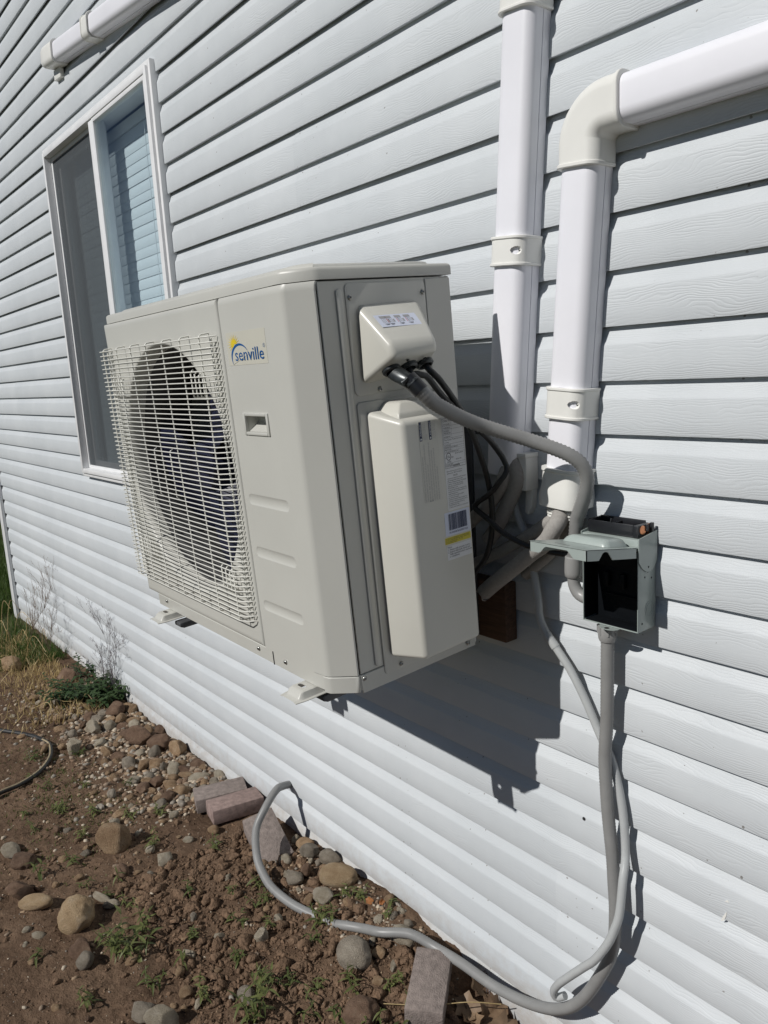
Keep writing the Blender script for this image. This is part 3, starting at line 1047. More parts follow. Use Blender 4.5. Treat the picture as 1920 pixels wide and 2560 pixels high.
# wire grille
gr = MB()
gx0, gx1, gz0, gz1, gy = 0.004, 0.656, 0.0585, 0.6655, -0.026
gr.tube([(0.640, -0.008, gz0 + 0.004), (0.640, -0.008, gz1 - 0.004)], 0.0022, 6)
grille = gr.build("fan_grille", M['grille'], ac)
v = MB(); v.tube([(0.020, -0.008, gz0 + 0.004), (0.020, -0.008, gz1 - 0.004)], 0.0022, 6)
v.build("support_wire", M['grille'], grille, sharp=80)
wr = MB()
wr.tube([(0.038, 0.000, 0), (0.022, -0.007, 0), (gx0, gy + 0.004, 0), (gx0 + 0.010, gy, 0), (gx1 - 0.035, gy, 0), (gx1 - 0.028, gy + 0.001, 0), (gx1 - 0.008, gy + 0.013, 0), (gx1, -0.003, 0)], 0.00138, 6)
wire_me = wr.mesh("grille_wire", M['grille'], sharp=80)
NW = 55
for i in range(NW):
    o = link("grille_wire", wire_me, grille, (0, 0, gz0 + (gz1 - gz0) * i / (NW - 1)))
for x in (0.030, 0.1285, 0.226, 0.3235, 0.421, 0.5185, 0.616):
    v = MB()
    v.tube([(x, 0.001, gz1 + 0.0075), (x, gy + 0.008, gz1 + 0.0055), (x, gy + 0.0040, gz1 + 0.0020), (x, gy + 0.0031, gz1 - 0.006), (x, gy + 0.0031, gz0 + 0.006), (x, gy + 0.0040, gz0 - 0.002), (x, 0.001, gz0 - 0.004)], 0.0017, 6)
    v.build("support_wire", M['grille'], grille, sharp=80)
for cx_, cz_ in ((0.570, 0.575), (0.095, 0.578), (0.580, 0.150), (0.100, 0.150)):
    for q in range(4):
        v = MB()
        x = cx_ + 0.0185 * (q - 1.0)
        v.tube([(x, -0.004, cz_ - 0.034), (x, gy + 0.004, cz_ - 0.030), (x, gy + 0.0033, cz_ - 0.02), (x, gy + 0.0033, cz_ + 0.022 - 0.004 * q), (x, gy + 0.010, cz_ + 0.027 - 0.004 * q)], 0.0017, 6)
        v.build("clip_wire", M['grille'], grille, sharp=80)
for x in (0.276, 0.3725):
    v = MB(); v.tube([(x, gy + 0.010, 0.4235), (x, gy + 0.0035, 0.419), (x, gy + 0.0033, 0.31), (x, gy + 0.01, 0.303)], 0.0017, 6)
    v.build("clip_wire", M['grille'], grille, sharp=80)
# lid
def lid_plan(d):
    return [(0.006 + d, D_AC + 0.004 - d), (0.006 + d, 0.016 + d), (0.014 + d, 0.006 + d), (W_ - 0.058, 0.006 + d), (W_ - 0.046, 0.010 + d), (W_ - 0.006 - d * 0.5, 0.047 + d * 0.5), (W_ + 0.0005 - d, 0.060), (W_ + 0.0005 - d, D_AC + 0.004 - d)]
mb = MB()
rings = []
for d, zz in ((0.0, H_ + 0.0015), (0.0, H_ + 0.017), (0.0015, H_ + 0.021), (0.005, H_ + 0.0235), (0.030, H_ + 0.0245), (0.034, H_ + 0.030), (0.040, H_ + 0.0325)):
    rings.append([(u, v, zz) for u, v in lid_plan(d)])
mb.rings(rings)
mb.build("lid", M['ac'], ac, sharp=35)
# right side panel: sheet, pressed rib, service plate and lower plate
def xprism(mb, poly, xa, xb):
    mb.prism(poly, lambda u, v, w: (w, u, v), xa, xb)
def rrect(y0, y1, z0, z1, r, n=4):
    out = []
    for (cy, cz, a0) in ((y1 - r, z1 - r, 0), (y0 + r, z1 - r, 90), (y0 + r, z0 + r, 180), (y1 - r, z0 + r, 270)):
        for k in range(n + 1):
            a = RAD(a0 + 90 * k / n)
            out.append((cy + r * math.cos(a), cz + r * math.sin(a)))
    return out
mb = MB(); mb.box(W_ - 0.0055, W_ - 0.0025, 0.0535, D_AC - 0.0005, -0.0005, H_ - 0.001)
side = mb.build("side_panel", M['ac'], ac, bevel=0.0012, seg=1)
mb = MB(); xprism(mb, rrect(0.0895, 0.1035, 0.004, 0.719, 0.0065), W_ - 0.0035, W_ + 0.0008)
mb.build("pressed_rib", M['ac'], side, bevel=0.0016)
mb = MB(); xprism(mb, rrect(0.110, 0.299, 0.529, 0.7285, 0.010), W_ - 0.0035, W_ - 0.0004)
plate = mb.build("service_plate", M['ac'], ac, bevel=0.0012)
mb = MB(); mb.box(W_ - 0.0035, W_ + 0.0002, 0.300, D_AC - 0.001, 0.0, H_ - 0.004)
mb.build("rear_strip", M['ac'], side, bevel=0.001, seg=1)
mb = MB(); xprism(mb, rrect(0.1105, 0.358, -0.020, 0.5165, 0.008), W_ - 0.0035, W_ + 0.0006)
low = mb.build("valve_plate", M['ac'], ac, bevel=0.0012)
mb = MB(); mb.box(W_ - 0.004, W_ - 0.0012, 0.0545, D_AC - 0.004, -0.040, -0.002)
mb.build("base_flange", M['ac'], ac, bevel=0.001, seg=1)
for p, n in (((W_ + 0.000, 0.119, 0.7035), (1, 0, 0)), ((W_ + 0.0005, 0.292, 0.7065), (1, 0, 0)), ((W_ + 0.000, 0.167, 0.536), (1, 0, 0)), ((W_ + 0.001, 0.152, -0.010), (1, 0, 0)), ((W_ - 0.001, 0.0615, -0.010), (1, 0, 0)), ((W_ + 0.001, 0.337, -0.027), (1, 0, 0)),
             ((0.122, 0.0025, -0.012), (0, -1, 0)), ((0.636, 0.0025, -0.0125), (0, -1, 0)), ((0.751, 0.0025, -0.0125), (0, -1, 0))):
    screw(ac, p, n)
# feet: pressed sheet, open underneath, with a bolt slot
for fx in (0.142, 0.837):
    mb = MB()
    rings = []
    hw = 0.0345
    prof = [(-hw, 0.0), (-hw * 0.82, 0.0012), (-hw * 0.74, 0.006), (-hw * 0.66, 0.0135), (-hw * 0.56, 0.0155), (hw * 0.56, 0.0155), (hw * 0.66, 0.0135), (hw * 0.74, 0.006), (hw * 0.82, 0.0012), (hw, 0.0)]
    inner_ = [(u * 0.965, v - 0.0018) for u, v in reversed(prof)]
    for y, sx_, h in ((0.30, 1, 1), (0.0, 1, 1), (-0.024, 1, 1), (-0.031, 0.98, 0.85), (-0.037, 0.95, 0.30), (-0.040, 0.93, 0.12), (-0.049, 0.88, 0.08)):
        rings.append([(fx + u * sx_, y, -0.050 + (v * h if v > 0 else v)) for u, v in prof + inner_])
    mb.rings(rings)
    ft = mb.build("foot", M['ac'], ac, sharp=50)
    c = MB()
    sl_ = [(0.0055 * math.cos(RAD(q)) + (0.0065 if (q < 90 or q > 270) else -0.0065), 0.0055 * math.sin(RAD(q))) for q in range(0, 360, 20)]
    c.prism([(fx - 0.003 + u, -0.012 + v) for u, v in sl_], ZP, -0.06, 0.0)
    apply_boolean(ft, [c])
# terminal cover (sloping hood) with glands on its underside
X0 = W_ - 0.0004
tv = [(X0, 0.130, 0.693), (X0, 0.279, 0.696), (X0, 0.287, 0.560), (X0, 0.125, 0.546),
      (X0 + 0.080, 0.1385, 0.616), (X0 + 0.080, 0.246, 0.618), (X0 + 0.084, 0.1395, 0.590), (X0 + 0.084, 0.245, 0.596)]
mb = MB()
mb.add(tv, [(0, 1, 5, 4), (4, 5, 7, 6), (6, 7, 2, 3), (0, 4, 6, 3), (1, 2, 7, 5), (0, 3, 2, 1)])
tc_o = mb.build("terminal_cover", M['ac_cover'], ac, bevel=0.011, seg=4, sharp=60)
mb = MB()
un = Vector((0.045, 0.0, -0.084)).normalized()
gl = [(1.003, 0.158, 0.571), (1.003, 0.199, 0.573), (1.003, 0.238, 0.575)]
for g in gl:
    q = MB()
    lathe(q, [(0.0175, -0.002), (0.0175, 0.003), (0.0150, 0.006), (0.0125, 0.006), (0.0115, 0.0)], g, un, 18)
    q.build("gland", M['castzinc'], tc_o)
for y in (0.180, 0.220):
    q = MB(); lathe(q, [(0.003, -0.001), (0.003, 0.001), (0.001, 0.0012)], (1.026, y, 0.5845), un, 10)
    q.build("plug_hole", M['seam'], tc_o)
# connector of the grey flexible conduit
cn = Vector((0.80, -0.10, -0.42)).normalized()
# big valve cover
vv = [(X0, 0.1255, 0.499), (X0, 0.316, 0.500), (X0, 0.318, 0.016), (X0, 0.126, 0.012),
      (X0 + 0.080, 0.148, 0.478), (X0 + 0.080, 0.302, 0.476), (X0 + 0.080, 0.301, 0.0195), (X0 + 0.080, 0.153, 0.018)]
mb = MB()
mb.add(vv, [(0, 1, 5, 4), (4, 5, 6, 7), (7, 6, 2, 3), (0, 4, 7, 3), (1, 2, 6, 5), (0, 3, 2, 1)])
vc = mb.build("valve_cover", M['ac_cover'], ac, bevel=0.009, seg=4, sharp=60)
mb = MB()
rings = []
for (ya, yb, xb, zz) in ((0.148, 0.268, 0.064, 0.478), (0.152, 0.262, 0.060, 0.492), (0.168, 0.250, 0.046, 0.509), (0.176, 0.243, 0.038, 0.512)):
    rings.append([(X0 + 0.001, ya, zz), (X0 + xb, ya + 0.006, zz), (X0 + xb, yb - 0.006, zz), (X0 + 0.001, yb, zz)])
mb.rings(rings)
mb.build("moulded_hump", M['ac_cover'], vc, bevel=0.007, seg=4, sharp=70, bang=12)

# printed labels: thin sheets on the cover with raised ink a hair above them
XF = X0 + 0.0800
def side_sheet(name, parent, y0, y1, z0, z1, mat, x=XF, r=0.001):
    mb = MB(); xprism(mb, rrect(y0, y1, z0, z1, r, 2), x - 0.0003, x + 0.0003)
    return mb.build(name, mat, parent)
class Ink:
    """collects flat print for one label on the right side (x = const, text runs towards +y)"""
    def __init__(s, x): s.x, s.mb = x, MB()
    def text(s, body, y, z, size, width=None, up=False):
        v, f = text_mesh(body, size, width)
        if up:
            s.mb.add([(s.x, y - b, z + a) for a, b, _ in v], f)
        else:
            s.mb.add([(s.x, y + a, z + b) for a, b, _ in v], f)
    def rect(s, y0, y1, z0, z1):
        s.mb.add([(s.x, y0, z0), (s.x, y1, z0), (s.x, y1, z1), (s.x, y0, z1)], [(0, 1, 2, 3)])
    def frame(s, y0, y1, z0, z1, w=0.0004):
        s.rect(y0, y1, z0, z0 + w); s.rect(y0, y1, z1 - w, z1); s.rect(y0, y0 + w, z0 + w, z1 - w); s.rect(y1 - w, y1, z0 + w, z1 - w)
    def tri(s, y, z, r):
        s.mb.add([(s.x, y - r, z - r * 0.7), (s.x, y + r, z - r * 0.7), (s.x, y, z + r)], [(0, 1, 2)])
    def build(s, name, mat, parent): return s.mb.build(name, mat, parent)

lab = side_sheet("rating_label", vc, 0.2405, 0.2962, 0.2945, 0.4725, M['paper'])
k = Ink(XF + 0.0006)
k.frame(0.2420, 0.2945, 0.3760, 0.4705, 0.0005)
k.text("ONE-THREE", 0.2440, 0.4640, 0.0052)
rows = [("OUTDOOR MODEL", 0.4575), ("POWER SERVICE", 0.4510), ("DESIGN", 0.4450), ("PRESSURE", 0.4410), ("REFRIGERANT", 0.4340)]
for t, zz in rows: k.text(t, 0.2440, zz, 0.0042, 0.017 if len(t) > 8 else None)
for zz in (0.4560, 0.4495, 0.4395, 0.4325, 0.4215): k.rect(0.2425, 0.2940, zz, zz + 0.0003)
k.rect(0.2640, 0.2643, 0.4325, 0.4620)
k.text("The Rated Total Current", 0.2440, 0.4285, 0.0036, 0.046)
k.text("Cooling", 0.2440, 0.4240, 0.0034)
for t, zz in (("COOLING", 0.4180), ("MINIMUM CIRCUIT AMPACITY", 0.4140), ("MAX FUSE", 0.4098), ("OUTDOOR UNIT RESISTANCE CLASS", 0.4055)):
    k.text(t, 0.2440, zz, 0.0036, 0.034 if len(t) > 12 else None)
    k.rect(0.2425, 0.2940, zz - 0.0010, zz - 0.0008)
v_, f_ = text_mesh("UL", 0.0072)
k.text("UL", 0.2487, 0.3955, 0.0072, 0.0065)
for q in range(24):
    a, b = 2 * math.pi * q / 24, 2 * math.pi * (q + 1) / 24
    k.mb.add([(k.x, 0.2522 + 0.0062 * math.cos(a), 0.3980 + 0.0072 * math.sin(a)), (k.x, 0.2522 + 0.0062 * math.cos(b), 0.3980 + 0.0072 * math.sin(b)),
              (k.x, 0.2522 + 0.0052 * math.cos(b), 0.3980 + 0.0062 * math.sin(b)), (k.x, 0.2522 + 0.0052 * math.cos(a), 0.3980 + 0.0062 * math.sin(a))], [(0, 1, 2, 3)])
k.text("C", 0.2432, 0.3945, 0.0042); k.text("US", 0.2592, 0.3945, 0.0042)
k.text("LISTED", 0.2475, 0.3868, 0.0042, 0.0100)
k.text("Split Air Conditioner", 0.2690, 0.4010, 0.0036, 0.0215); k.text("MADE IN CHINA", 0.2700, 0.3895, 0.0034, 0.0150)
for zz in (0.3855, 0.3810): k.rect(0.2425, 0.2940, zz, zz + 0.0003)
k.text("FILE NUMBER", 0.2440, 0.3822, 0.0030); k.text("DATE MANUFACTURED", 0.2440, 0.3785, 0.0028)
k.text("senville", 0.2625, 0.3775, 0.0070, 0.0170)
k.text("Short-circuit current: 5.0 kA rms", 0.2440, 0.3690, 0.0036, 0.0400)
k.text("symmetrical, 240 V maximum", 0.2440, 0.3650, 0.0036, 0.0390)
k.text("NOTE", 0.2600, 0.3595, 0.0042)
zz = 0.3550
for t in ("1. Ensure to evacuate the air inside the indoor", "unit and pipes with vacuum pump.", "2. Measure refrigerant volume to be charged", "is based on the pipe size and length,", "please refer to the INSTALLATION", "INSTRUCTIONS for details.", "3. Tightness inspection due to opening of the", "installation will cause welding problem to the", "system.", "4. Inverter Heat Pump type is installed", "for cooling and heating.", "5. Ensure to install according to performance", "and to limit refrigerant charge and never be", "be carried out in accordance with the", "INSTALLATION INSTRUCTIONS", "6. Make sure to install as per local codes"):
    k.text(t, 0.2440, zz, 0.0034, 0.0485 if len(t) > 40 else 0.040 if len(t) > 28 else 0.026)
    zz -= 0.0037
k.build("lettering", M['ink'], lab)

lab = side_sheet("serial_label", vc, 0.2295, 0.2950, 0.2462, 0.2920, M['paper_blue'])
k = Ink(XF + 0.0006)
rg = random.Random(3)
y = 0.2390
while y < 0.2865:
    w = rg.choice((0.0004, 0.0007, 0.0011, 0.0016))
    k.rect(y, min(y + w, 0.2868), 0.2562, 0.2882)
    y += w + rg.choice((0.0004, 0.0006, 0.0009))
k.text("SN 541J0457622350019228", 0.2385, 0.2500, 0.0054, 0.0485)
k.build("lettering", M['ink_navy'], lab)
lab = side_sheet("yellow_label", vc, 0.2262, 0.2943, 0.2300, 0.2432, M['yellow'])
k = Ink(XF + 0.0006)
for t, zz in (("It requires a refrigerant recovery, a sign", 0.2400), ("to be combined with qualified operators", 0.2372), ("as per applicable law, or may", 0.2343), ("be void after that", 0.2315)):
    k.text(t, 0.2275, zz, 0.0030, 0.062 if len(t) > 34 else 0.045 if len(t) > 20 else 0.028)
k.build("lettering", M['ink'], lab)
lab = side_sheet("note_label", vc, 0.2298, 0.2938, 0.1982, 0.2264, M['paper'])
k = Ink(XF + 0.0006)
for t, zz in (("Note:", 0.2222), ("1. Please only vacuum 1 port.", 0.2172), ("2. Ensure that both valves are", 0.2126), ("   fully opened once vacuum", 0.2080), ("   is completed.", 0.2034)):
    k.text(t, 0.2312, zz, 0.0048, 0.058 if len(t) > 26 else 0.053 if len(t) > 20 else None)
k.build("lettering", M['ink'], lab)
# warning print running up the cover
lab = side_sheet("warning_label", vc, 0.1838, 0.2300, 0.3205, 0.4725, M['clearprint'])
k = Ink(XF + 0.0006)
k.rect(0.1850, 0.1908, 0.4372, 0.4722)
k.rect(0.2080, 0.2142, 0.4372, 0.4722)
k.build("black_bar", M['ink_navy'], lab)
k = Ink(XF + 0.0009)
k.text("WARNING", 0.1899, 0.4455, 0.0052, 0.022, up=True)
k.text("AVERTISSEMENT", 0.2132, 0.4455, 0.0052, 0.025, up=True)
k.tri(0.1879, 0.4408, 0.0024); k.tri(0.2111, 0.4408, 0.0024)
k.build("reversed_lettering", M['paper'], lab)
k = Ink(XF + 0.0006)
for i, t in enumerate(("Cut power at disconnect", "before servicing unit", "Electric shock hazard", "inside", "Couper le courant avant", "de faire l'entretien", "risque de choc")):
    y = (0.1935, 0.1968, 0.2001, 0.2034, 0.2172, 0.2205, 0.2238)[i]
    k.text(t, y, 0.4385, 0.0032, 0.030 if len(t) > 12 else 0.010, up=True)
for i, (t, w) in enumerate((("DISCONNECT ALL ELECTRIC POWER BEFORE SERVICING", 0.085), ("THIS EQUIPMENT MUST BE INSTALLED BY A QUALIFIED TECHNICIAN", 0.108), ("WARNING  RISK OF ELECTRIC SHOCK", 0.070), ("UNITE A SYSTEME PARTIEL CONDENSEUR CLIMATISEUR REFROIDI PAR AIR", 0.110), ("COUPER TOUTE ALIMENTATION ELECTRIQUE AVANT ENTRETIEN", 0.095), ("ATTENTION: UNIT MAY START AT ANY TIME WITHOUT NOTICE", 0.098), ("RISQUE DE CHOC ELECTRIQUE", 0.062))):
    k.text(t, 0.1890 + i * 0.0056, 0.3225, 0.0040, w, up=True)
k.tri(0.1985, 0.3232, 0.0022); k.tri(0.2040, 0.3232, 0.0022)
k.build("lettering", M['ink_grey'], lab)

# wiring diagram label on the sloping face of the terminal cover
A = Vector((X0, 0.0, 0.6945)); B = Vector((X0 + 0.080, 0.0, 0.617))
sd = (B - A).normalized()
sn = Vector((-sd.z, 0, sd.x)).normalized()
if sn.x < 0: sn = -sn
L0 = (A.z - 0.6678) / (A.z - B.z) * (B - A).length
def slope_pt(y, s, h=0.0): 
    p = A + sd * s + sn * h
    return (p.x, y, p.z)
mb = MB(); mb.prism([(0.1455, L0), (0.2420, L0), (0.2440, L0 + 0.0315), (0.1480, L0 + 0.0315)], lambda u, v, w: slope_pt(u, v, w), 0.0002, 0.0006)
lab = mb.build("wiring_label", M['paper_blue'], tc_o)
ib, ir, ig = MB(), MB(), MB()
def srect(m_, y0, y1, s0, s1, h=0.0009):
    m_.add([slope_pt(y0, L0 + s0, h), slope_pt(y1, L0 + s0, h), slope_pt(y1, L0 + s1, h), slope_pt(y0, L0 + s1, h)], [(0, 1, 2, 3)])
for i, y in enumerate((0.1575, 0.1690, 0.1915, 0.2130)):
    srect(ig, y - 0.002, y + 0.0125, 0.0035, 0.0095)
    for q in range(4):
        srect(ib if i and q in (1,) else ir if (i and q == 0) else ig, y + 0.0035 * q, y + 0.0035 * q + 0.0010, 0.0105, 0.0215)
    srect(ig, y + 0.013, y + 0.0165, 0.0125, 0.0200)
    srect(ib, y + 0.001, y + 0.0115, 0.0240, 0.0250)
    srect(ib, y + 0.003, y + 0.0100, 0.0262, 0.0270)
ib.build("black_print", M['ink'], lab); ir.build("red_print", M['ink_red'], lab); ig.build("grey_print", M['ink_grey'], lab)

# maker's badge on the front panel
def fprism(mb, poly, ya, yb): mb.prism(poly, lambda u, v, w: (u, w, v), ya, yb)
mb = MB(); fprism(mb, [(0.6910, 0.6040), (0.8450, 0.6040), (0.8450, 0.6675), (0.6910, 0.6675)], -0.0004, 0.0001)
badge = mb.build("badge", M['clearfilm'], ac)
mb = MB()
c0 = (0.7210, 0.6445)
pts = []
for i in range(36):
    a = 2 * math.pi * i / 36
    r = 0.0225 if i % 2 == 0 else 0.0088
    pts.append((c0[0] + r * 1.12 * math.cos(a), c0[1] + r * 0.86 * math.sin(a)))
for i in range(36):
    j = (i + 1) % 36
    mid = ((pts[i][0] + pts[j][0]) / 2, (pts[i][1] + pts[j][1]) / 2)
    if mid[1] > 0.6275 and not (mid[0] > 0.727 and mid[1] < 0.644):
        mb.add([(c0[0], -0.0007, c0[1]), (pts[i][0], -0.0007, pts[i][1]), (pts[j][0], -0.0007, pts[j][1])], [(0, 1, 2)])
mb.build("sun_emblem", M['logo_yellow'], badge)
mb = MB()
# clear the sun under the arc, then the blue crescent
oc, ocr = (0.7405, 0.6190), (0.0355, 0.0262)
out_, in_ = [], []
for i in range(25):
    t = i / 24
    a = RAD(212 - 190 * t)
    wdt = 0.0060 * math.sin(math.pi * min(1.0, t * 0.98 + 0.01)) ** 0.8
    out_.append((oc[0] + ocr[0] * math.cos(a), oc[1] + ocr[1] * math.sin(a)))
    in_.append((oc[0] + (ocr[0] - wdt * 1.25) * math.cos(a) + 0.0008 * t, oc[1] + (ocr[1] - wdt * 0.8) * math.sin(a)))
mb.add([(u, -0.0010, v) for u, v in out_ + in_], [(i, i + 1, 25 + i + 1, 25 + i) for i in range(24)])
v, f = text_mesh("senville", 0.0340, 0.1120)
mb.add([(0.7195 + a, -0.0012, 0.6125 + b) for a, b, _ in v], f)
v, f = text_mesh("senville", 0.0340, 0.1120)
mb.add([(0.7199 + a, -0.0013, 0.6125 + b) for a, b, _ in v], f)
v, f = text_mesh("R", 0.0046)
mb.add([(0.8358 + a, -0.0012, 0.6352 + b) for a, b, _ in v], f)
for q in range(20):
    a, b = 2 * math.pi * q / 20, 2 * math.pi * (q + 1) / 20
    mb.add([(0.8373 + r * math.cos(t), -0.0012, 0.6368 + r * 0.9 * math.sin(t)) for r, t in ((0.0040, a), (0.0040, b), (0.0034, b), (0.0034, a))], [(0, 1, 2, 3)])
mb.build("lettering", M['logo_blue'], badge)
mb = MB()
arc_fill = [(oc[0] + (ocr[0] + 0.0002) * math.cos(RAD(a)), oc[1] + (ocr[1] + 0.0002) * math.sin(RAD(a))) for a in range(10, 215, 8)]
mb.add([(u, -0.0009, v) for u, v in arc_fill], [tuple(range(len(arc_fill)))])
mb.build("badge_ground", M['clearfilm'], badge)

def acw(p):
    return ac.matrix_world @ Vector(p)

# ------------------------------------------------------------------ wall bracket and timber ledger
led = thing("wooden_ledger", "brown treated timber board bolted to the wall behind the outdoor unit", "timber", (-1.6, 0, 1.0))
mb = MB(); mb.box(-0.48, 0.466, -0.0395, -0.0008, -0.004, 0.134)
mb.build("board", M['wood'], led, bevel=0.003)
brk = thing("wall_bracket", "dark steel bracket arms carrying the outdoor unit off the wall", "bracket", (-1.6, 0, 1.0))
for x in (-1.906, -1.236):
    mb = MB()
    hw = 0.018
    rings = []
    for y, zt, zb in ((-0.046, 1.011, 0.992), (-0.38, 0.992, 0.975), (-0.474, 0.9865, 0.970), (-0.486, 0.9855, 0.975)):
        rings.append([(x - hw + 1.6, y, zb - 1.0), (x + hw + 1.6, y, zb - 1.0), (x + hw + 1.6, y, zt - 1.0), (x - hw + 1.6, y, zt - 1.0)])
    mb.rings(rings)
    mb.build("arm", M['bracket'], brk, bevel=0.003)
    mb = MB(); mb.box(x - 0.020 + 1.6, x + 0.020 + 1.6, -0.046, -0.0402, -0.002, 0.50)
    mb.build("upright", M['bracket'], brk, bevel=0.001)
mb = MB(); mb.box(-0.30, 0.42, -0.0525, -0.0465, 0.47, 0.505)
mb.build("cross_rail", M['bracket'], brk, bevel=0.001)

# ------------------------------------------------------------------ electrical disconnect box
bx0, bx1, by, bz0, bz1 = -0.9075, -0.7840, -0.060, 1.1085, 1.2660
box = thing("disconnect_box", "pale green grey metal disconnect box on the wall with its lid lifted open", "electrical box", (-0.846, 0.0, 1.11))
BO = Vector((-0.846, 0.0, 1.11))
def bpart(name, mb, mat, bevel=0.0008, parent=box, seg=2, sharp=38, bang=30):
    return mb.build(name, mat, parent, bevel=bevel, seg=seg, loc=(-BO if parent is box else None), sharp=sharp, bang=bang)
t = 0.0016
mb = MB()
mb.box(bx0, bx1, -0.0032, -0.0008, bz0, bz1)
mb.box(bx0, bx0 + t, by, -0.0032, bz0, bz1)
mb.box(bx1 - t, bx1, by, -0.0032, bz0, bz1)
mb.box(bx0 + t, bx1 - t, by, -0.0032, bz0, bz0 + t)
body = bpart("body", mb, M['enclosure'], 0.0005)
mb = MB()
mb.box(bx0 + 0.0005, bx1 + 0.0008, by - 0.0015, -0.001, bz1 + 0.0004, bz1 + 0.0215)
bpart("top_hood", mb, M['enclosure'], 0.0012)
mb = MB()
ear = [(by - 0.0016, bz1 + 0.024), (-0.001, bz1 + 0.032), (-0.001, bz1 - 0.026), (-0.010, bz1 - 0.038), (-0.022, bz1 - 0.044), (-0.036, bz1 - 0.043), (-0.050, bz1 - 0.034), (by - 0.0016, bz1 - 0.020)]
mb.prism(ear, lambda u, v, w: (w, u, v), bx1 + 0.001, bx1 + 0.0026)
bpart("hinge_ear", mb, M['enclosure'], 0.0003, seg=1)
mb = MB()
mb.prism(ear, lambda u, v, w: (w, u, v), bx0 - 0.0026, bx0 - 0.001)
bpart("hinge_ear", mb, M['enclosure'], 0.0003, seg=1)
mb = MB()
mb.box(bx0 + t + 0.001, bx1 - t - 0.001, -0.020, -0.0034, bz0 + t + 0.001, bz1 - 0.001)
mb.box(bx0 + t + 0.001, bx1 - t - 0.001, -0.036, -0.0205, bz1 - 0.045, bz1 - 0.001)
mb.box(bx0 + t + 0.018, bx1 - t - 0.012, -0.026, -0.0201, bz0 + 0.052, bz0 + 0.055)
for i in range(3):
    xx = bx0 + 0.026 + i * 0.036
    mb.box(xx, xx + 0.012, -0.030, -0.0201, bz0 + 0.070, bz0 + 0.098)
for xx in (bx0 + t + 0.0004, bx1 - t - 0.0016):
    mb.box(xx, xx + 0.0012, by + 0.002, -0.0201, bz0 + 0.004, bz1 - 0.004)
mb.box(bx0 + 0.004, bx1 - 0.004, by + 0.002, -0.0201, bz0 + 0.0020, bz0 + 0.0030)
bpart("dead_front", mb, M['deadfront'], 0.0006)
# knockout ring and small holes in the right side
ky, kz = -0.022, bz0 + 0.040
mb = MB()
lathe(mb, [(0.0148, 0.0), (0.0148, 0.0007), (0.0136, 0.0007), (0.0136, 0.0)], (bx1 - 0.0001, ky, kz), (1, 0, 0), 28)
lathe(mb, [(0.0102, 0.0), (0.0102, 0.0007), (0.0092, 0.0007), (0.0092, 0.0)], (bx1 - 0.0001, ky, kz), (1, 0, 0), 28)
bpart("knockout", mb, M['enclosure'], 0.0)
for (hy, hz) in ((-0.030, 1.232), (-0.028, 1.222), (-0.038, 1.213), (-0.016, 1.224), (-0.016, 1.208), (-0.046, 1.124)):
    mb = MB(); lathe(mb, [(0.0019, 0.0), (0.0018, 0.0005), (0.0008, 0.0006)], (bx1 + (0.0027 if hz > 1.226 else 0.0), hy, hz), (1, 0, 0), 10)
    bpart("punched_hole", mb, M['seam'], 0.0)
# small padlock tab under the body
mb = MB()
tabp = [(0.022 * math.cos(RAD(a)), -0.014 + 0.017 * math.sin(RAD(a))) for a in range(180, 361, 15)]
mb.prism([(-0.845 + u, by + 0.004 + v + 0.010) for u, v in tabp], lambda u, v, w: (u, v, w), bz0 - 0.0016, bz0 - 0.0004)
tab = bpart("padlock_tab", mb, M['enclosure'], 0.0)
mb = MB(); lathe(mb, [(0.005, 0.0), (0.0049, 0.0003), (0.002, 0.0004)], (-0.845, by - 0.010, bz0 - 0.0004), (0, 0, 1), 14)
bpart("tab_hole", mb, M['seam'], 0.0)
# lifted lid: sheet with turned-down flanges (finger cut-outs) and a raised dome
lid_y0, lid_y1, lz0, lz1 = by - 0.004, by - 0.155, 1.2745, 1.2990
def lidp(x, q, h=0.0):
    """q: 0 at hinge .. 1 at free edge; h: height above the sheet"""
    return (x, lid_y0 + (lid_y1 - lid_y0) * q, lz0 + (lz1 - lz0) * q + h)
lx0, lx1 = bx0 - 0.001, bx1 + 0.0006
mb = MB()
mb.add([lidp(lx0, 0), lidp(lx1, 0), lidp(lx1, 1), lidp(lx0, 1), lidp(lx0, 0, -t), lidp(lx1, 0, -t), lidp(lx1, 1, -t), lidp(lx0, 1, -t)],
       [(0, 1, 2, 3), (7, 6, 5, 4), (0, 4, 5, 1), (1, 5, 6, 2), (2, 6, 7, 3), (3, 7, 4, 0)])
def flange_x(x, notch):
    """flange along a side (x const), with a round notch"""
    n = 26
    top, bot = [], []
    for i in range(n + 1):
        q = 0.02 + 0.98 * i / n
        d = 0.020
        if notch:
            dd = (q - 0.64) / 0.105
            if abs(dd) < 1:
                d = 0.020 - 0.0155 * math.sqrt(1 - dd * dd)
        top.append((q, -t * 0.5)); bot.append((q, -d))
    pts = [lidp(x, q, h) for q, h in top + bot[::-1]] + [lidp(x - t, q, h) for q, h in top + bot[::-1]]
    m_ = len(top) * 2
    fs = [(i, i + 1, m_ - 2 - i, m_ - 1 - i) for i in range(n)] + [(m_ + i + 1, m_ + i, 2 * m_ - 1 - i, 2 * m_ - 2 - i) for i in range(n)]
    fs += [(i, (i + 1) % m_, (i + 1) % m_ + m_, i + m_) for i in range(m_)]
    mb.add(pts, fs)
flange_x(lx1, True)
flange_x(lx0 + t, False)
n = 30
top, bot = [], []
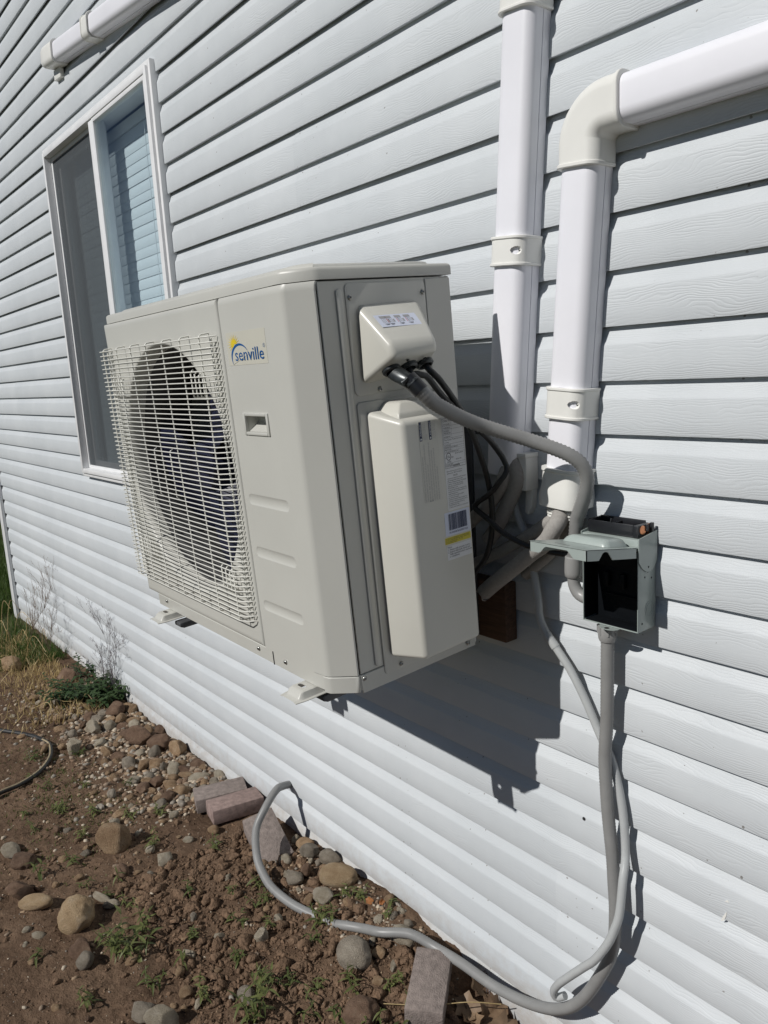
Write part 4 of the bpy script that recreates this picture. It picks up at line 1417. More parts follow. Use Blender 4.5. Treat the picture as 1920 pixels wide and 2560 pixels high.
for i in range(n + 1):
    s = i / n
    d = 0.020 if (s < 0.16 or s > 0.80) else 0.0065
    if 0.16 <= s < 0.30: d = 0.0065 + 0.0135 * (1 - smooth(0.16, 0.30, s))
    if 0.66 < s <= 0.80: d = 0.0065 + 0.0135 * smooth(0.66, 0.80, s)
    top.append((s, -t * 0.5)); bot.append((s, -d))
XX = lambda s: lx0 + (lx1 - lx0) * s
pts = [lidp(XX(s), 1.0, h) for s, h in top + bot[::-1]] + [lidp(XX(s), 0.99, h) for s, h in top + bot[::-1]]
m_ = len(top) * 2
mb.add(pts, [(i, i + 1, m_ - 2 - i, m_ - 1 - i) for i in range(n)] + [(m_ + i + 1, m_ + i, 2 * m_ - 1 - i, 2 * m_ - 2 - i) for i in range(n)] + [(i, (i + 1) % m_, (i + 1) % m_ + m_, i + m_) for i in range(m_)])
lid_o = bpart("lid", mb, M['enclosure'], 0.0)
mb = MB()
rings = []
for d, h in ((0.0, 0.0), (0.002, 0.003), (0.006, 0.0080), (0.011, 0.0115), (0.017, 0.0135), (0.026, 0.0142)):
    ring = []
    ax0, ax1, aq0, aq1 = -0.898 + d * 0.9, -0.795 - d * 0.7, 0.045 + d * 1.4, 0.50 - d * 4.2
    r = 0.012
    for (cx_, cq_, a0) in ((ax1 - r, aq0 + 0.07, -90), (ax1 - r, aq1 - 0.07, 0), (ax0 + r, aq1 - 0.07, 90), (ax0 + r, aq0 + 0.07, 180)):
        for k_ in range(5):
            a = RAD(a0 + 90 * k_ / 4)
            ring.append(lidp(cx_ + r * math.cos(a), cq_ + 0.07 * math.sin(a), h + 0.0003))
    rings.append(ring)
mb.rings(rings, True, False, True)
mb.build("lid_dome", M['enclosure'], lid_o, sharp=80)
mb = MB()
mb.add([lidp(lx0 + 0.034, 0.80, 0.0004), lidp(lx0 + 0.075, 0.865, 0.0004), lidp(lx0 + 0.075, 0.878, 0.0004), lidp(lx0 + 0.034, 0.812, 0.0004)], [(0, 1, 2, 3)])
mb.build("lid_slot", M['seam'], lid_o)

# pull-out fuse block lying on top of the box
po = thing("fuse_pullout", "black plastic disconnect pullout with copper blades resting on top of the electrical box", "fuse block", (-0.842, -0.030, 1.2876))
mb = MB()
mb.box(-0.060, 0.040, -0.020, 0.024, 0.0008, 0.0035)
mb.box(-0.060, 0.040, -0.020, -0.0165, 0.0035, 0.0245)
mb.box(-0.060, 0.040, 0.0205, 0.024, 0.0035, 0.0270)
mb.box(-0.060, -0.056, -0.0165, 0.0205, 0.0035, 0.0260)
mb.box(0.0362, 0.040, -0.0165, 0.0205, 0.0035, 0.0220)
mb.box(-0.012, -0.009, -0.0165, 0.0205, 0.0035, 0.0215)
mb.box(-0.0095, -0.0065, -0.0205, -0.0165, 0.0240, 0.0320)
mb.prism([(0.010, 0.0245), (0.030, 0.0245), (0.022, 0.018), (0.014, 0.018)], lambda u, v, w: (u, w, v), -0.0195, -0.017)
mb.box(0.0402, 0.052, -0.021, 0.022, 0.0008, 0.0235)
po_b = mb.build("housing", M['dark'], po, bevel=0.0012)
mb = MB()
lathe(mb, [(0.0082, 0.0), (0.0085, 0.0006), (0.0085, 0.002), (0.007, 0.0026), (0.001, 0.0027)], (0.0522, -0.008, 0.0150), (1, -0.15, 0), 16)
mb.box(0.0523, 0.0535, 0.006, 0.018, 0.006, 0.024)
mb.build("copper_blade", M['copper'], po, bevel=0.0)
mb = MB(); mb.box(0.0540, 0.0585, -0.002, 0.003, 0.012, 0.025); mb.box(0.0540, 0.060, 0.012, 0.019, 0.004, 0.026)
mb.build("contact_clip", M['dark'], po, bevel=0.0006)

# ------------------------------------------------------------------ flexible conduits, cables, tubes
def ribbed(path, r, pitch=0.0052, amp=0.0004, n=14):
    q = resample(path, pitch / 2)
    mb = MB()
    mb.tube(q, [r + (amp if i % 2 else -amp) for i in range(len(q))], n)
    return mb
g0 = acw(gl[0])
wp = [(-1.0415, -0.368, 1.5985), (-1.0315, -0.360, 1.5840), (-1.026, -0.345, 1.568), (-1.0244, -0.325, 1.5538), (-1.020, -0.265, 1.5246), (-1.006, -0.215, 1.5035), (-0.9626, -0.158, 1.4775), (-0.922, -0.127, 1.4583), (-0.8959, -0.107, 1.4424), (-0.8829, -0.092, 1.4241), (-0.8805, -0.080, 1.3987), (-0.8927, -0.070, 1.3656), (-0.9126, -0.060, 1.3307), (-0.9268, -0.053, 1.304), (-0.9423, -0.040, 1.2324), (-0.9465, -0.038, 1.213)]
whip = thing("flexible_conduit", "ribbed grey flexible conduit arching from the outdoor unit to the disconnect box", "conduit", tuple(g0))
GO = Vector(g0)
path = spline(wp, 0.006)
ribbed(path, 0.0132, 0.0078, 0.0008, 16).build("conduit_tube", M['flex'], whip, loc=-GO, sharp=70)
dirv = (path[3] - path[0]).normalized()
mb = MB()
lathe(mb, [(0.0150, -0.004), (0.0155, 0.010), (0.0150, 0.030), (0.0140, 0.031)], path[0] - dirv * 0.004, dirv, 18)
mb.build("connector_collar", M['dark'], whip, loc=-GO)
mb = MB()
a0 = g0 + Vector((0.004, 0.001, -0.004)); a1 = Vector(path[0]) + dirv * 0.006
side_v = dirv.cross(Vector((0, 0, 1))).normalized(); up_v = side_v.cross(dirv).normalized()
rings = []
for q, (hw, hh) in ((0.0, (0.0140, 0.0140)), (0.25, (0.0165, 0.0150)), (0.6, (0.0185, 0.0140)), (0.9, (0.0165, 0.0155)), (1.0, (0.0158, 0.0150))):
    c = a0.lerp(a1, q)
    rings.append([c + side_v * hw * math.copysign(abs(math.cos(th)) ** 0.7, math.cos(th)) + up_v * hh * math.copysign(abs(math.sin(th)) ** 0.7, math.sin(th)) for th in [2 * math.pi * i / 16 for i in range(16)]])
mb.rings(rings)
conn = mb.build("cast_connector", M['castzinc'], whip, loc=-GO, sharp=50)
for s in (1, -1):
    q = MB(); c = a0.lerp(a1, 0.72) + side_v * 0.019 * s
    lathe(q, [(0.0035, -0.006), (0.0035, 0.004), (0.0052, 0.0042), (0.0052, 0.0075), (0.003, 0.0085)], c, up_v * -1 * s, 10)
    q.build("clamp_screw", M['castzinc'], conn)
e = Vector(wp[-1])
mb = MB(); lathe(mb, [(0.0150, -0.012), (0.0172, -0.010), (0.0178, 0.004), (0.0178, 0.022), (0.0168, 0.030), (0.0150, 0.032)], e + Vector((0, 0, 0.004)), (-0.05, 0.02, -1), 18)
mb.build("compression_nut", M['flexfit'], whip, loc=-GO)
mb = MB()
el = spline([e + Vector((-0.001, 0.001, -0.026)), e + Vector((0.000, 0.002, -0.044)), e + Vector((0.008, 0.003, -0.060)), e + Vector((0.020, 0.004, -0.067)), e + Vector((0.0375, 0.004, -0.069))], 0.005)
mb.tube(el, 0.0125, 16)
mb.build("elbow_fitting", M['flexfit'], whip, loc=-GO, sharp=70)

CX = -0.8675
cp = [(CX + 0.0005, -0.036, 1.080), (-0.8680, -0.036, 0.985), (-0.8705, -0.034, 0.900), (-0.8740, -0.036, 0.814), (-0.8690, -0.038, 0.740), (-0.8640, -0.038, 0.678), (-0.8560, -0.037, 0.600), (-0.8530, -0.036, 0.540), (-0.8495, -0.036, 0.470), (-0.8540, -0.036, 0.392), (-0.8740, -0.038, 0.323), (-0.9320, -0.042, 0.206), (-0.9980, -0.044, 0.136), (-1.0880, -0.046, 0.092), (-1.1980, -0.050, 0.068),
      (-1.3150, -0.052, 0.062), (-1.405, -0.058, 0.055), (-1.475, -0.090, 0.074), (-1.545, -0.140, 0.066), (-1.6080, -0.152, gh(-1.608, -0.152) + 0.016), (-1.665, -0.176, gh(-1.665, -0.176) + 0.009), (-1.72, -0.196, gh(-1.72, -0.196) + 0.001), (-1.784, -0.214, gh(-1.784, -0.214) + 0.007), (-1.862, -0.235, gh(-1.862, -0.235) + 0.014), (-1.948, -0.248, gh(-1.948, -0.248) + 0.026), (-2.010, -0.246, 0.052), (-2.075, -0.232, 0.082), (-2.145, -0.190, 0.128), (-2.165, -0.135, 0.180), (-2.190, -0.078, 0.206), (-2.215, -0.035, 0.194), (-2.232, 0.012, 0.176)]
lower = thing("flexible_conduit", "long grey flexible conduit dropping from the disconnect box and snaking over the soil", "conduit", (CX, -0.036, 1.08))
LO = Vector((CX, -0.036, 1.08))
path = spline(cp, 0.006)
ribbed(path, 0.0130, 0.0070, 0.00065, 16).build("conduit_tube", M['flex'], lower, loc=-LO, sharp=70)
mb = MB(); lathe(mb, [(0.0170, 0.030), (0.0185, 0.026), (0.0186, 0.004), (0.0178, -0.004), (0.0155, -0.010), (0.0138, -0.011)], (CX, -0.036, bz0 - 0.0305), (0, 0, 1), 20)
nut = mb.build("compression_nut", M['flexfit'], lower, loc=-LO)
for i in range(7):
    a = 2 * math.pi * i / 7
    q = MB(); q.tube([(CX + 0.0182 * math.cos(a), -0.036 + 0.0182 * math.sin(a), bz0 - 0.026), (CX + 0.0182 * math.cos(a), -0.036 + 0.0182 * math.sin(a), bz0 - 0.008)], 0.0024, 6)
    q.build("grip_rib", M['flexfit'], nut)

# translucent corrugated condensate tube
hp_ = [(-1.122, -0.020, 1.375), (-1.112, -0.022, 1.309), (-1.089, -0.022, 1.256), (-1.068, -0.022, 1.186), (-1.052, -0.024, 1.116), (-1.048, -0.024, 1.074), (-1.030, -0.024, 1.040), (-1.007, -0.022, 1.014), (-0.971, -0.020, 0.972), (-0.936, -0.018, 0.917), (-0.899, -0.016, 0.846), (-0.872, -0.015, 0.800), (-0.846, -0.018, 0.712), (-0.832, -0.026, 0.615), (-0.8226, -0.05, 0.563), (-0.8217, -0.062, 0.4981), (-0.8288, -0.068, 0.4612), (-0.8441, -0.072, 0.4176), (-0.8747, -0.074, 0.3624), (-0.905, -0.074, 0.324), (-0.9414, -0.073, 0.2783), (-0.9745, -0.07, 0.2348), (-0.994, -0.064, 0.1997), (-0.9932, -0.056, 0.1788), (-0.9733, -0.05, 0.1927)]
drain = thing("drain_hose", "frosted corrugated drain hose crossing behind the grey conduit and ending in a curl", "hose", hp_[7])
DO = Vector(hp_[7])
path = spline(hp_, 0.004)
ribbed(path, 0.0088, 0.0036, 0.0004, 12).build("hose_tube", M['drain'], drain, loc=-DO, sharp=70)
i0 = min(range(len(path)), key=lambda i: (path[i] - Vector((-1.020, -0.023, 1.026))).length)
mb = MB(); mb.tube(path[i0 - 4:i0 + 5], 0.0101, 14)
mb.build("joining_cuff", M['drain'], drain, loc=-DO, sharp=70)

def simple_tube(name, label, cat, pts, r, mat, n=12, group=None, torn=False, pname="jacket"):
    t_ = thing(name, label, cat, pts[0], group)
    o = Vector(pts[0])
    path = spline(pts, 0.01)
    mb = MB()
    rs = []
    for i, p in enumerate(path):
        rs.append(r * (1 + 0.04 * noise.noise(Vector((i * 0.13, r * 100, 0)))))
    mb.tube(path, rs, n)
    mb.build(pname, mat, t_, loc=-o, sharp=70)
    if torn:
        d = (path[-1] - path[-3]).normalized()
        a = d.orthogonal().normalized(); b = d.cross(a)
        q = MB()
        rings = []
        rg_ = random.Random(len(label))
        jit = [rg_.uniform(-0.006, 0.012) for _ in range(n)]
        for (k_, h) in ((1.02, -0.004), (1.0, 0.0), (0.72, 0.0), (0.6, -0.02)):
            rings.append([path[-1] + d * (h + (jit[i] if k_ > 0.62 else 0)) + (a * math.cos(2 * math.pi * i / n) + b * math.sin(2 * math.pi * i / n)) * r * k_ for i in range(n)])
        q.rings(rings, True, False, True)
        q.build("torn_end", mat, t_, loc=-o)
        q = MB(); lathe(q, [(r * 0.7, -0.004), (r * 0.5, 0.002), (r * 0.2, -0.004)], path[-1], d, 10)
        q.build("foam_core", M['foamin'], t_, loc=-o)
    return t_
simple_tube("insulated_pipe", "shorter foam wrapped refrigerant pipe bending left under the taller line cover", "pipe", [(-1.115, -0.036, 1.410), (-1.108, -0.060, 1.378), (-1.127, -0.062, 1.346), (-1.154, -0.064, 1.317), (-1.186, -0.068, 1.290), (-1.205, -0.072, 1.272)], 0.0152, M['foam'], torn=True)
simple_tube("insulated_pipe", "thicker foam wrapped refrigerant pipe under the taller line cover with a torn lower end", "pipe", [(-1.100, -0.036, 1.415), (-1.086, -0.044, 1.378), (-1.098, -0.046, 1.345), (-1.120, -0.048, 1.304), (-1.146, -0.050, 1.261), (-1.166, -0.054, 1.234)], 0.0170, M['foam'], torn=True)
simple_tube("insulated_pipe", "thin foam wrapped refrigerant pipe slanting left from the ridged end fitting to the unit", "pipe", [(-0.975, -0.030, 1.312), (-1.003, -0.032, 1.296), (-1.048, -0.034, 1.267), (-1.092, -0.036, 1.239), (-1.150, -0.040, 1.206), (-1.225, -0.046, 1.168), (-1.30, -0.06, 1.14)], 0.0128, M['foam'])
simple_tube("insulated_pipe", "thick foam pipe half in sun running from the ridged end fitting to a torn end", "pipe", [(-0.9700, -0.036, 1.335), (-0.9649, -0.055, 1.3083), (-0.9664, -0.066, 1.2951), (-0.9744, -0.07, 1.2799), (-0.9848, -0.07, 1.2635), (-1.0055, -0.068, 1.2451), (-1.0316, -0.066, 1.2277), (-1.0815, -0.066, 1.1874), (-1.1336, -0.068, 1.1461), (-1.1679, -0.07, 1.1167)], 0.0178, M['foam'], torn=True)
simple_tube("insulated_pipe", "narrow shaded foam pipe tucked against the wall behind the ribbed conduit", "pipe", [(-0.960, -0.024, 1.318), (-0.972, -0.022, 1.285), (-0.990, -0.020, 1.250), (-1.03, -0.020, 1.21), (-1.09, -0.020, 1.16)], 0.0120, M['foam'])
k1 = acw(gl[1]); k2 = acw(gl[2])
simple_tube("power_cable", "black cable leaving the middle gland and looping behind the ribbed conduit", "cable", [k1, k1 + Vector((0.011, -0.002, -0.014)), (-1.066, -0.310, 1.605), (-1.066, -0.270, 1.566), (-1.078, -0.200, 1.518), (-1.086, -0.130, 1.472), (-1.072, -0.100, 1.426), (-1.066, -0.098, 1.402), (-1.076, -0.108, 1.381), (-1.10, -0.112, 1.355), (-1.138, -0.115, 1.330), (-1.141, -0.117, 1.320), (-1.131, -0.116, 1.312), (-1.110, -0.108, 1.296), (-1.079, -0.100, 1.271), (-1.030, -0.082, 1.247), (-0.985, -0.050, 1.232), (-0.955, -0.026, 1.228), (-0.915, -0.016, 1.235)], 0.0058, M['cable'])
simple_tube("power_cable", "black cable leaving the rear gland and dropping down behind the unit", "cable", [k2, k2 + Vector((0.012, 0.002, -0.014)), (-1.066, -0.280, 1.600), (-1.066, -0.245, 1.562), (-1.078, -0.200, 1.520), (-1.098, -0.150, 1.460), (-1.106, -0.112, 1.380), (-1.108, -0.100, 1.300), (-1.125, -0.100, 1.22), (-1.18, -0.09, 1.16)], 0.0062, M['cable'])

# ------------------------------------------------------------------ bricks (concrete pavers)
def paver(label, c, ang, tilt, mats, size=(0.198, 0.098, 0.057)):
    mb = MB()
    a, b, h = size[0] / 2, size[1] / 2, size[2]
    mb.box(-a, a, -b, b, 0, h)
    me = mb.mesh("paver", mats, bevel=0.0045, seg=2)
    for v in me.vertices:
        v.co += v.normal * 0.0012 * noise.noise(v.co * 40)
    o = link("paver", me, None, c)
    o.rotation_euler = (tilt[0], tilt[1], ang)
    return tag(o, label, "brick", "concrete pavers along the wall")
paver("mauve grey paver brick lying flat, farthest left of the row under the conduit end", (-2.585, -0.104, 0.004), RAD(71.0), (0.03, -0.02), M['brick_grey'])
paver("rose coloured paver brick lying close beside the mauve grey one", (-2.472, -0.102, 0.006), RAD(79.0), (-0.02, 0.02), M['brick_red'])
paver("tilted dull paver brick sloping down behind the arch of the grey conduit", (-2.215, -0.112, -0.012), RAD(-8.0), (0.16, 0.42), M['brick_grey'], (0.198, 0.112, 0.075))
paver("pale mauve grey paver brick leaning under the conduit nearest the camera", (-1.340, -0.146, 0.002), RAD(-51.0), (-0.05, 0.06), M['brick_grey'])

# ------------------------------------------------------------------ stones
def ico(sub):
    bm = bmesh.new()
    bmesh.ops.create_icosphere(bm, subdivisions=sub, radius=1.0)
    v = np.array([q.co[:] for q in bm.verts])
    f = np.array([[q.index for q in p.verts] for p in bm.faces])
    bm.free()
    return v, f
ICO = {s: ico(s) for s in (1, 2, 3, 4)}
def stone_shape(seed, sub, angular=0.5, lump=0.18):
    rg = np.random.default_rng(seed)
    v, f = ICO[sub]
    v = v.copy()
    out = np.empty_like(v)
    off = rg.uniform(-50, 50, 3)
    for i, p in enumerate(v):
        q = Vector(p * 0.9 + off)
        d = 1 + lump * noise.noise(q) + lump * 0.35 * noise.noise(q * 2.7) + lump * 0.14 * noise.noise(q * 6.5)
        out[i] = p * d
    for _ in range(int(0.99 + 12 * angular) if angular > 0 else 0):
        n = rg.normal(size=3); n /= np.linalg.norm(n)
        h = rg.uniform(0.66, 0.95) - 0.10 * angular + 0.12 * (1 - min(1, angular * 2.5))
        d = out @ n - h
        m = d > 0
        out[m] -= np.outer(d[m], n) * 0.93
    return out, f
def stone_mesh(name, seed, sub, mat, angular=0.5, lump=0.18, sharp=42):
    v, f = stone_shape(seed, sub, angular, lump)
    me = bpy.data.meshes.new(name)
    me.from_pydata([tuple(p) for p in v], [], [tuple(p) for p in f])
    me.materials.append(mat)
    me.polygons.foreach_set("use_smooth", [True] * len(me.polygons))
    me.set_sharp_from_angle(angle=RAD(sharp))
    return me
def put_stone(me, x, y, size, rz, label, sink=0.25, group=None, tilt=(0, 0), name="stone"):
    o = link(name, me, None, (x, y, gh(x, y) + size[2] * (1 - 2 * sink)))
    o.scale = size
    o.rotation_euler = (tilt[0], tilt[1], rz)
    return tag(o, label, "stone", group)

# stones one can single out (sizes are half extents in metres)
NOTABLE = [
    (-2.600, -0.520, (0.064, 0.052, 0.060), 0.5, 'rock_tan', 0.3, "lumpy peaked sandstone standing on bare soil left of the bricks", 0.26, 11),
    (-2.385, -0.425, (0.040, 0.028, 0.020), -0.5, 'rock_pale', 0.45, "flat speckled pale half disc stone alone on bare soil", 0.25, 12),
    (-2.440, -0.830, (0.055, 0.026, 0.026), 0.9, 'rock_cream', 0.0, "smooth potato shaped orange tan cobble near the left edge", 0.12, 13),
    (-2.280, -0.755, (0.062, 0.052, 0.050), 0.2, 'rock_cream', 0.1, "big knobbly pale limestone lump beside the green weed clump", 0.2, 14),
    (-2.415, -0.560, (0.026, 0.022, 0.021), 0.2, 'rock_brown', 0.05, "round brown stone just behind a small weed in the middle of the soil", 0.15, 15),
    (-1.560, -0.226, (0.052, 0.046, 0.040), 0.3, 'rock_grey', 0.0, "big round grey cobble in front of the buried part of the conduit", 0.22, 16),
    (-1.850, -0.068, (0.066, 0.038, 0.036), 0.5, 'rock_cream', 0.0, "big smooth cream oval cobble close to the wall behind the conduit", 0.2, 17),
    (-1.510, -0.085, (0.038, 0.030, 0.028), 0.1, 'rock_pale', 0.3, "pale knobbly stone wedged between the round grey cobble and the leaning brick", 0.2, 18),
    (-1.405, -0.320, (0.046, 0.040, 0.034), 0.7, 'rock_brown', 0.12, "rounded brown grey cobble at the bottom edge left of the leaning brick", 0.25, 19),
    (-4.330, -0.150, (0.075, 0.058, 0.058), 0.1, 'rock_brown', 0.35, "large brown boulder behind the dark green plant", 0.2, 20),
    (-3.745, -0.095, (0.060, 0.050, 0.042), 0.8, 'rock_brown', 0.6, "dark brown stone at the wall just past the dark green plant", 0.2, 21),
    (-3.345, -0.130, (0.075, 0.056, 0.055), 0.4, 'rock_brown', 0.65, "large angular brown rock in the heap by the wall", 0.2, 22),
    (-3.225, -0.080, (0.056, 0.046, 0.046), 1.2, 'rock_brown', 0.6, "dark brown rock right next to the large angular one by the wall", 0.2, 23),
    (-3.115, -0.045, (0.050, 0.036, 0.042), 0.2, 'rock_tan', 0.65, "upright tan rock leaning against the wall left of the bricks", 0.2, 24),
    (-3.450, -0.390, (0.045, 0.036, 0.042), 0.0, 'rock_pale', 0.85, "pointed whitish grey rock in the gravel right of the black hose", 0.2, 25),
    (-3.620, -0.250, (0.050, 0.034, 0.034), 0.3, 'rock_pale', 0.6, "creamy rock in front of the dark green plant", 0.22, 26),
    (-4.820, -0.330, (0.085, 0.060, 0.052), 0.2, 'rock_tan', 0.4, "large tan boulder among dry grass at the left edge", 0.25, 27),
    (-2.720, -0.800, (0.052, 0.040, 0.026), 0.4, 'rock_brown', 0.7, "flat brown slab at the left edge behind the potato shaped cobble", 0.3, 28),
    (-2.540, -0.850, (0.050, 0.034, 0.030), 0.8, 'rock_brown', 0.8, "brown jagged slab leaning beside the orange tan cobble", 0.25, 29),
    (-2.810, -0.815, (0.050, 0.034, 0.026), 0.1, 'rock_pale', 0.7, "whitish broken rock at the left edge with a dark grey side", 0.25, 30),
    (-1.805, -0.735, (0.038, 0.030, 0.022), 0.2, 'rock_grey', 0.5, "flat grey stone at the bottom edge left of a cream speckled rock", 0.25, 31),
    (-1.730, -0.715, (0.045, 0.036, 0.035), 0.7, 'rock_pale', 0.5, "cream speckled rock cut off by the bottom edge", 0.2, 32),
    (-2.140, -0.785, (0.046, 0.034, 0.024), 0.1, 'rock_brown', 0.6, "grey brown stone just below the knobbly limestone lump", 0.3, 33),
    (-2.085, -0.790, (0.026, 0.024, 0.024), 0.1, 'rock_grey', 0.4, "small pale grey stone at the foot of the green weed clump", 0.2, 34),
    (-2.335, -0.660, (0.038, 0.014, 0.014), 0.35, 'rock_pale', 0.3, "long white pebble behind the knobbly limestone lump", 0.1, 35),
    (-2.275, -0.648, (0.028, 0.014, 0.015), 1.1, 'rock_pale', 0.3, "white oval pebble pointing away from the limestone lump", 0.1, 36),
    (-1.828, -0.365, (0.026, 0.022, 0.022), 0.1, 'rock_pale', 0.6, "cream pitted stone alone among dark clods in front of the conduit", 0.2, 37),
    (-1.960, -0.025, (0.038, 0.028, 0.026), 0.6, 'rock_grey', 0.5, "blue grey stone against the wall behind the cream oval cobble", 0.2, 38),
    (-2.035, -0.055, (0.036, 0.028, 0.030), 0.6, 'rock_grey', 0.8, "dark angular grey stone in the pile behind the conduit bend", 0.2, 39),
    (-2.065, -0.135, (0.030, 0.024, 0.020), 0.0, 'rock_pale', 0.5, "bright cream stone inside the bend of the conduit", 0.2, 40),
    (-2.095, -0.035, (0.032, 0.024, 0.024), 0.5, 'rock_tan', 0.2, "tan rounded stone right of the half buried shaded brick", 0.2, 41),
    (-1.955, -0.165, (0.030, 0.025, 0.024), 0.4, 'rock_grey', 0.3, "grey stone touching the inner side of the conduit bend", 0.2, 42),
    (-1.815, -0.155, (0.036, 0.028, 0.024), 0.4, 'rock_pale', 0.4, "pale pitted stone between the cream oval cobble and the conduit", 0.2, 43),
    (-1.670, -0.500, (0.034, 0.024, 0.020), 0.2, 'rock_grey', 0.6, "half buried grey stone beside the front leafy weed", 0.35, 44),
    (-2.425, -0.185 - 0.035, (0.024, 0.018, 0.016), 0.2, 'rock_tan', 0.3, "tan stone at the front foot of the rose paver", 0.2, 45),
    (-1.955, -0.120, (0.020, 0.024, 0.028), 0.9, 'rock_brown', 0.85, "reddish wedge stone standing on edge inside the conduit bend", 0.2, 46),
]
used = []
for (x, y, sz, rz, mk, ang, lab_, sink, seed) in NOTABLE:
    me = stone_mesh("stone", seed, 4 if max(sz) > 0.04 else 3, M[mk], ang, 0.16 if ang == 0 else 0.30 if ang < 0.7 else 0.22)
    put_stone(me, x, y, sz, rz, lab_, sink)
    used.append((x, y, max(sz[:2])))
def free_spot(x, y, r, k=0.75):
    return all((x - a) ** 2 + (y - b) ** 2 > ((r + c) * k) ** 2 for a, b, c in used)

# the many look-alike stones: up to 300 single objects, in four colours
GROUPS = {'rock_tan': "tan stones scattered on the soil", 'rock_grey': "grey stones scattered on the soil", 'rock_brown': "brown stones scattered on the soil", 'rock_pale': "whitish stones scattered on the soil"}
LABELS = {'rock_tan': "small tan stone among the loose stones on the soil beside the wall", 'rock_grey': "small grey stone among the loose stones on the soil beside the wall", 'rock_brown': "small brown stone among the loose stones on the soil beside the wall", 'rock_pale': "small whitish stone among the loose stones on the soil beside the wall"}
VAR = {mk: [stone_mesh("stone", 100 + 17 * i + 3 * j, 2, M[mk], 0.30 + 0.16 * i, 0.34) for i in range(5)] for j, mk in enumerate(GROUPS)}
rg = random.Random(21)
STONES = []
count = 0
tries = 0
while count < 258 and tries < 20000:
    tries += 1
    u = rg.random()
    if u < 0.66:      # heap along the wall, left of the bricks
        x = rg.uniform(-4.25, -2.62); y = -0.012 - abs(rg.gauss(0, 0.17)); s = rg.uniform(0.016, 0.040)
        if y < -0.36: s *= 0.75
        if x > -2.72: s *= 0.75
    elif u < 0.78:    # behind the conduit bend
        x = rg.uniform(-2.16, -1.48); y = rg.uniform(-0.20, -0.012); s = rg.uniform(0.010, 0.024)
    else:             # open soil
        x = rg.uniform(-3.2, -1.3); y = rg.uniform(-0.95, -0.12); s = rg.uniform(0.009, 0.020)
        if x > -2.4 and y > -0.42: s *= 0.8
    if y < -0.95 or not free_spot(x, y, s, 0.72 if u < 0.78 else 1.0): continue
    if -2.66 < x < -2.17 and y > -0.21: continue
    if -1.45 < x < -1.24 and y > -0.25: continue
    mk = rg.choices(list(GROUPS), (0.44, 0.13, 0.25, 0.18))[0]
    me = rg.choice(VAR[mk])
    st_ = put_stone(me, x, y, (s * rg.uniform(0.9, 1.4), s * rg.uniform(0.75, 1.05), s * rg.uniform(0.5, 0.95)), rg.uniform(0, 6.28), LABELS[mk], rg.uniform(0.20, 0.42), GROUPS[mk], (rg.uniform(-0.4, 0.4), rg.uniform(-0.4, 0.4)))
    fl_ = st_.scale[2] / st_.scale[0]
    shp = "flat" if fl_ < 0.5 else ("angular" if VAR[mk].index(me) > 2 else "rounded")
    siz = "tiny" if s < 0.013 else ("small" if s < 0.024 else "fist sized")
    STONES.append((st_, x, y, f"{siz} {shp} {GROUPS[mk].split()[0]} stone"))
    used.append((x, y, s))
    count += 1

def scatter_mesh(name, label, mat, n, sampler, sub, seed, lump=0.25, angular=0.5, mats=None, sharp=None):
    """many tiny lumps joined into one 'stuff' object"""
    rgn = np.random.default_rng(seed)
    shapes = [stone_shape(seed * 7 + i, sub, angular, lump) for i in range(6)]
    V, F, MI, off = [], [], [], 0
    nm = len(mats) if mats else 1
    for _ in range(n):
        x, y, s = sampler(rgn)
        v, f = shapes[rgn.integers(6)]
        a = rgn.uniform(0, 6.28)
        sc = np.array([rgn.uniform(0.8, 1.4), rgn.uniform(0.7, 1.1), rgn.uniform(0.5, 0.9)]) * s
        w = v * sc
        ca_, sa_ = math.cos(a), math.sin(a)
        tl = rgn.uniform(-0.5, 0.5)
        w = np.stack([w[:, 0], w[:, 1] * math.cos(tl) - w[:, 2] * math.sin(tl), w[:, 1] * math.sin(tl) + w[:, 2] * math.cos(tl)], 1)
        w = np.stack([w[:, 0] * ca_ - w[:, 1] * sa_ + x, w[:, 0] * sa_ + w[:, 1] * ca_ + y, w[:, 2] + gh_fine(x, y) + s * rgn.uniform(-0.15, 0.25)], 1)
        V.append(w); F.append(f + off); off += len(w)
        MI.append(np.full(len(f), rgn.integers(nm)))
    V = np.concatenate(V); F = np.concatenate(F); MI = np.concatenate(MI)
    me = bpy.data.meshes.new(name)
    me.vertices.add(len(V)); me.vertices.foreach_set("co", V.ravel())
    me.loops.add(F.size); me.loops.foreach_set("vertex_index", F.ravel().astype(np.int32))
    me.polygons.add(len(F)); me.polygons.foreach_set("loop_start", np.arange(0, F.size, 3, dtype=np.int32))
    me.update()
    for m_ in (mats or [mat]): me.materials.append(m_)
    me.polygons.foreach_set("material_index", MI.astype(np.int32))
    me.polygons.foreach_set("use_smooth", np.ones(len(F), dtype=bool))
    me.validate()
    return tag(link(name, me), label, kind='stuff')
def s_clod(r):
    u = r.uniform()
    if u < 0.62:
        x = r.uniform(-2.35, -1.22); y = r.uniform(-0.62, -0.07)
        if y > -0.12 - 0.12 * (x + 1.5) and x < -1.5: y -= 0.12
        return x, y, min(0.022, 0.0030 + 0.0034 * r.pareto(2.1))
    x = r.uniform(-3.4, -1.3); y = r.uniform(-1.05, -0.10)
    return x, y, min(0.012, 0.002 + 0.0022 * r.pareto(2.4))
scatter_mesh("soil_clods", "loose crumbly clods of brown soil", M['clod'], 6800, s_clod, 2, 5, 0.95, 0.3)
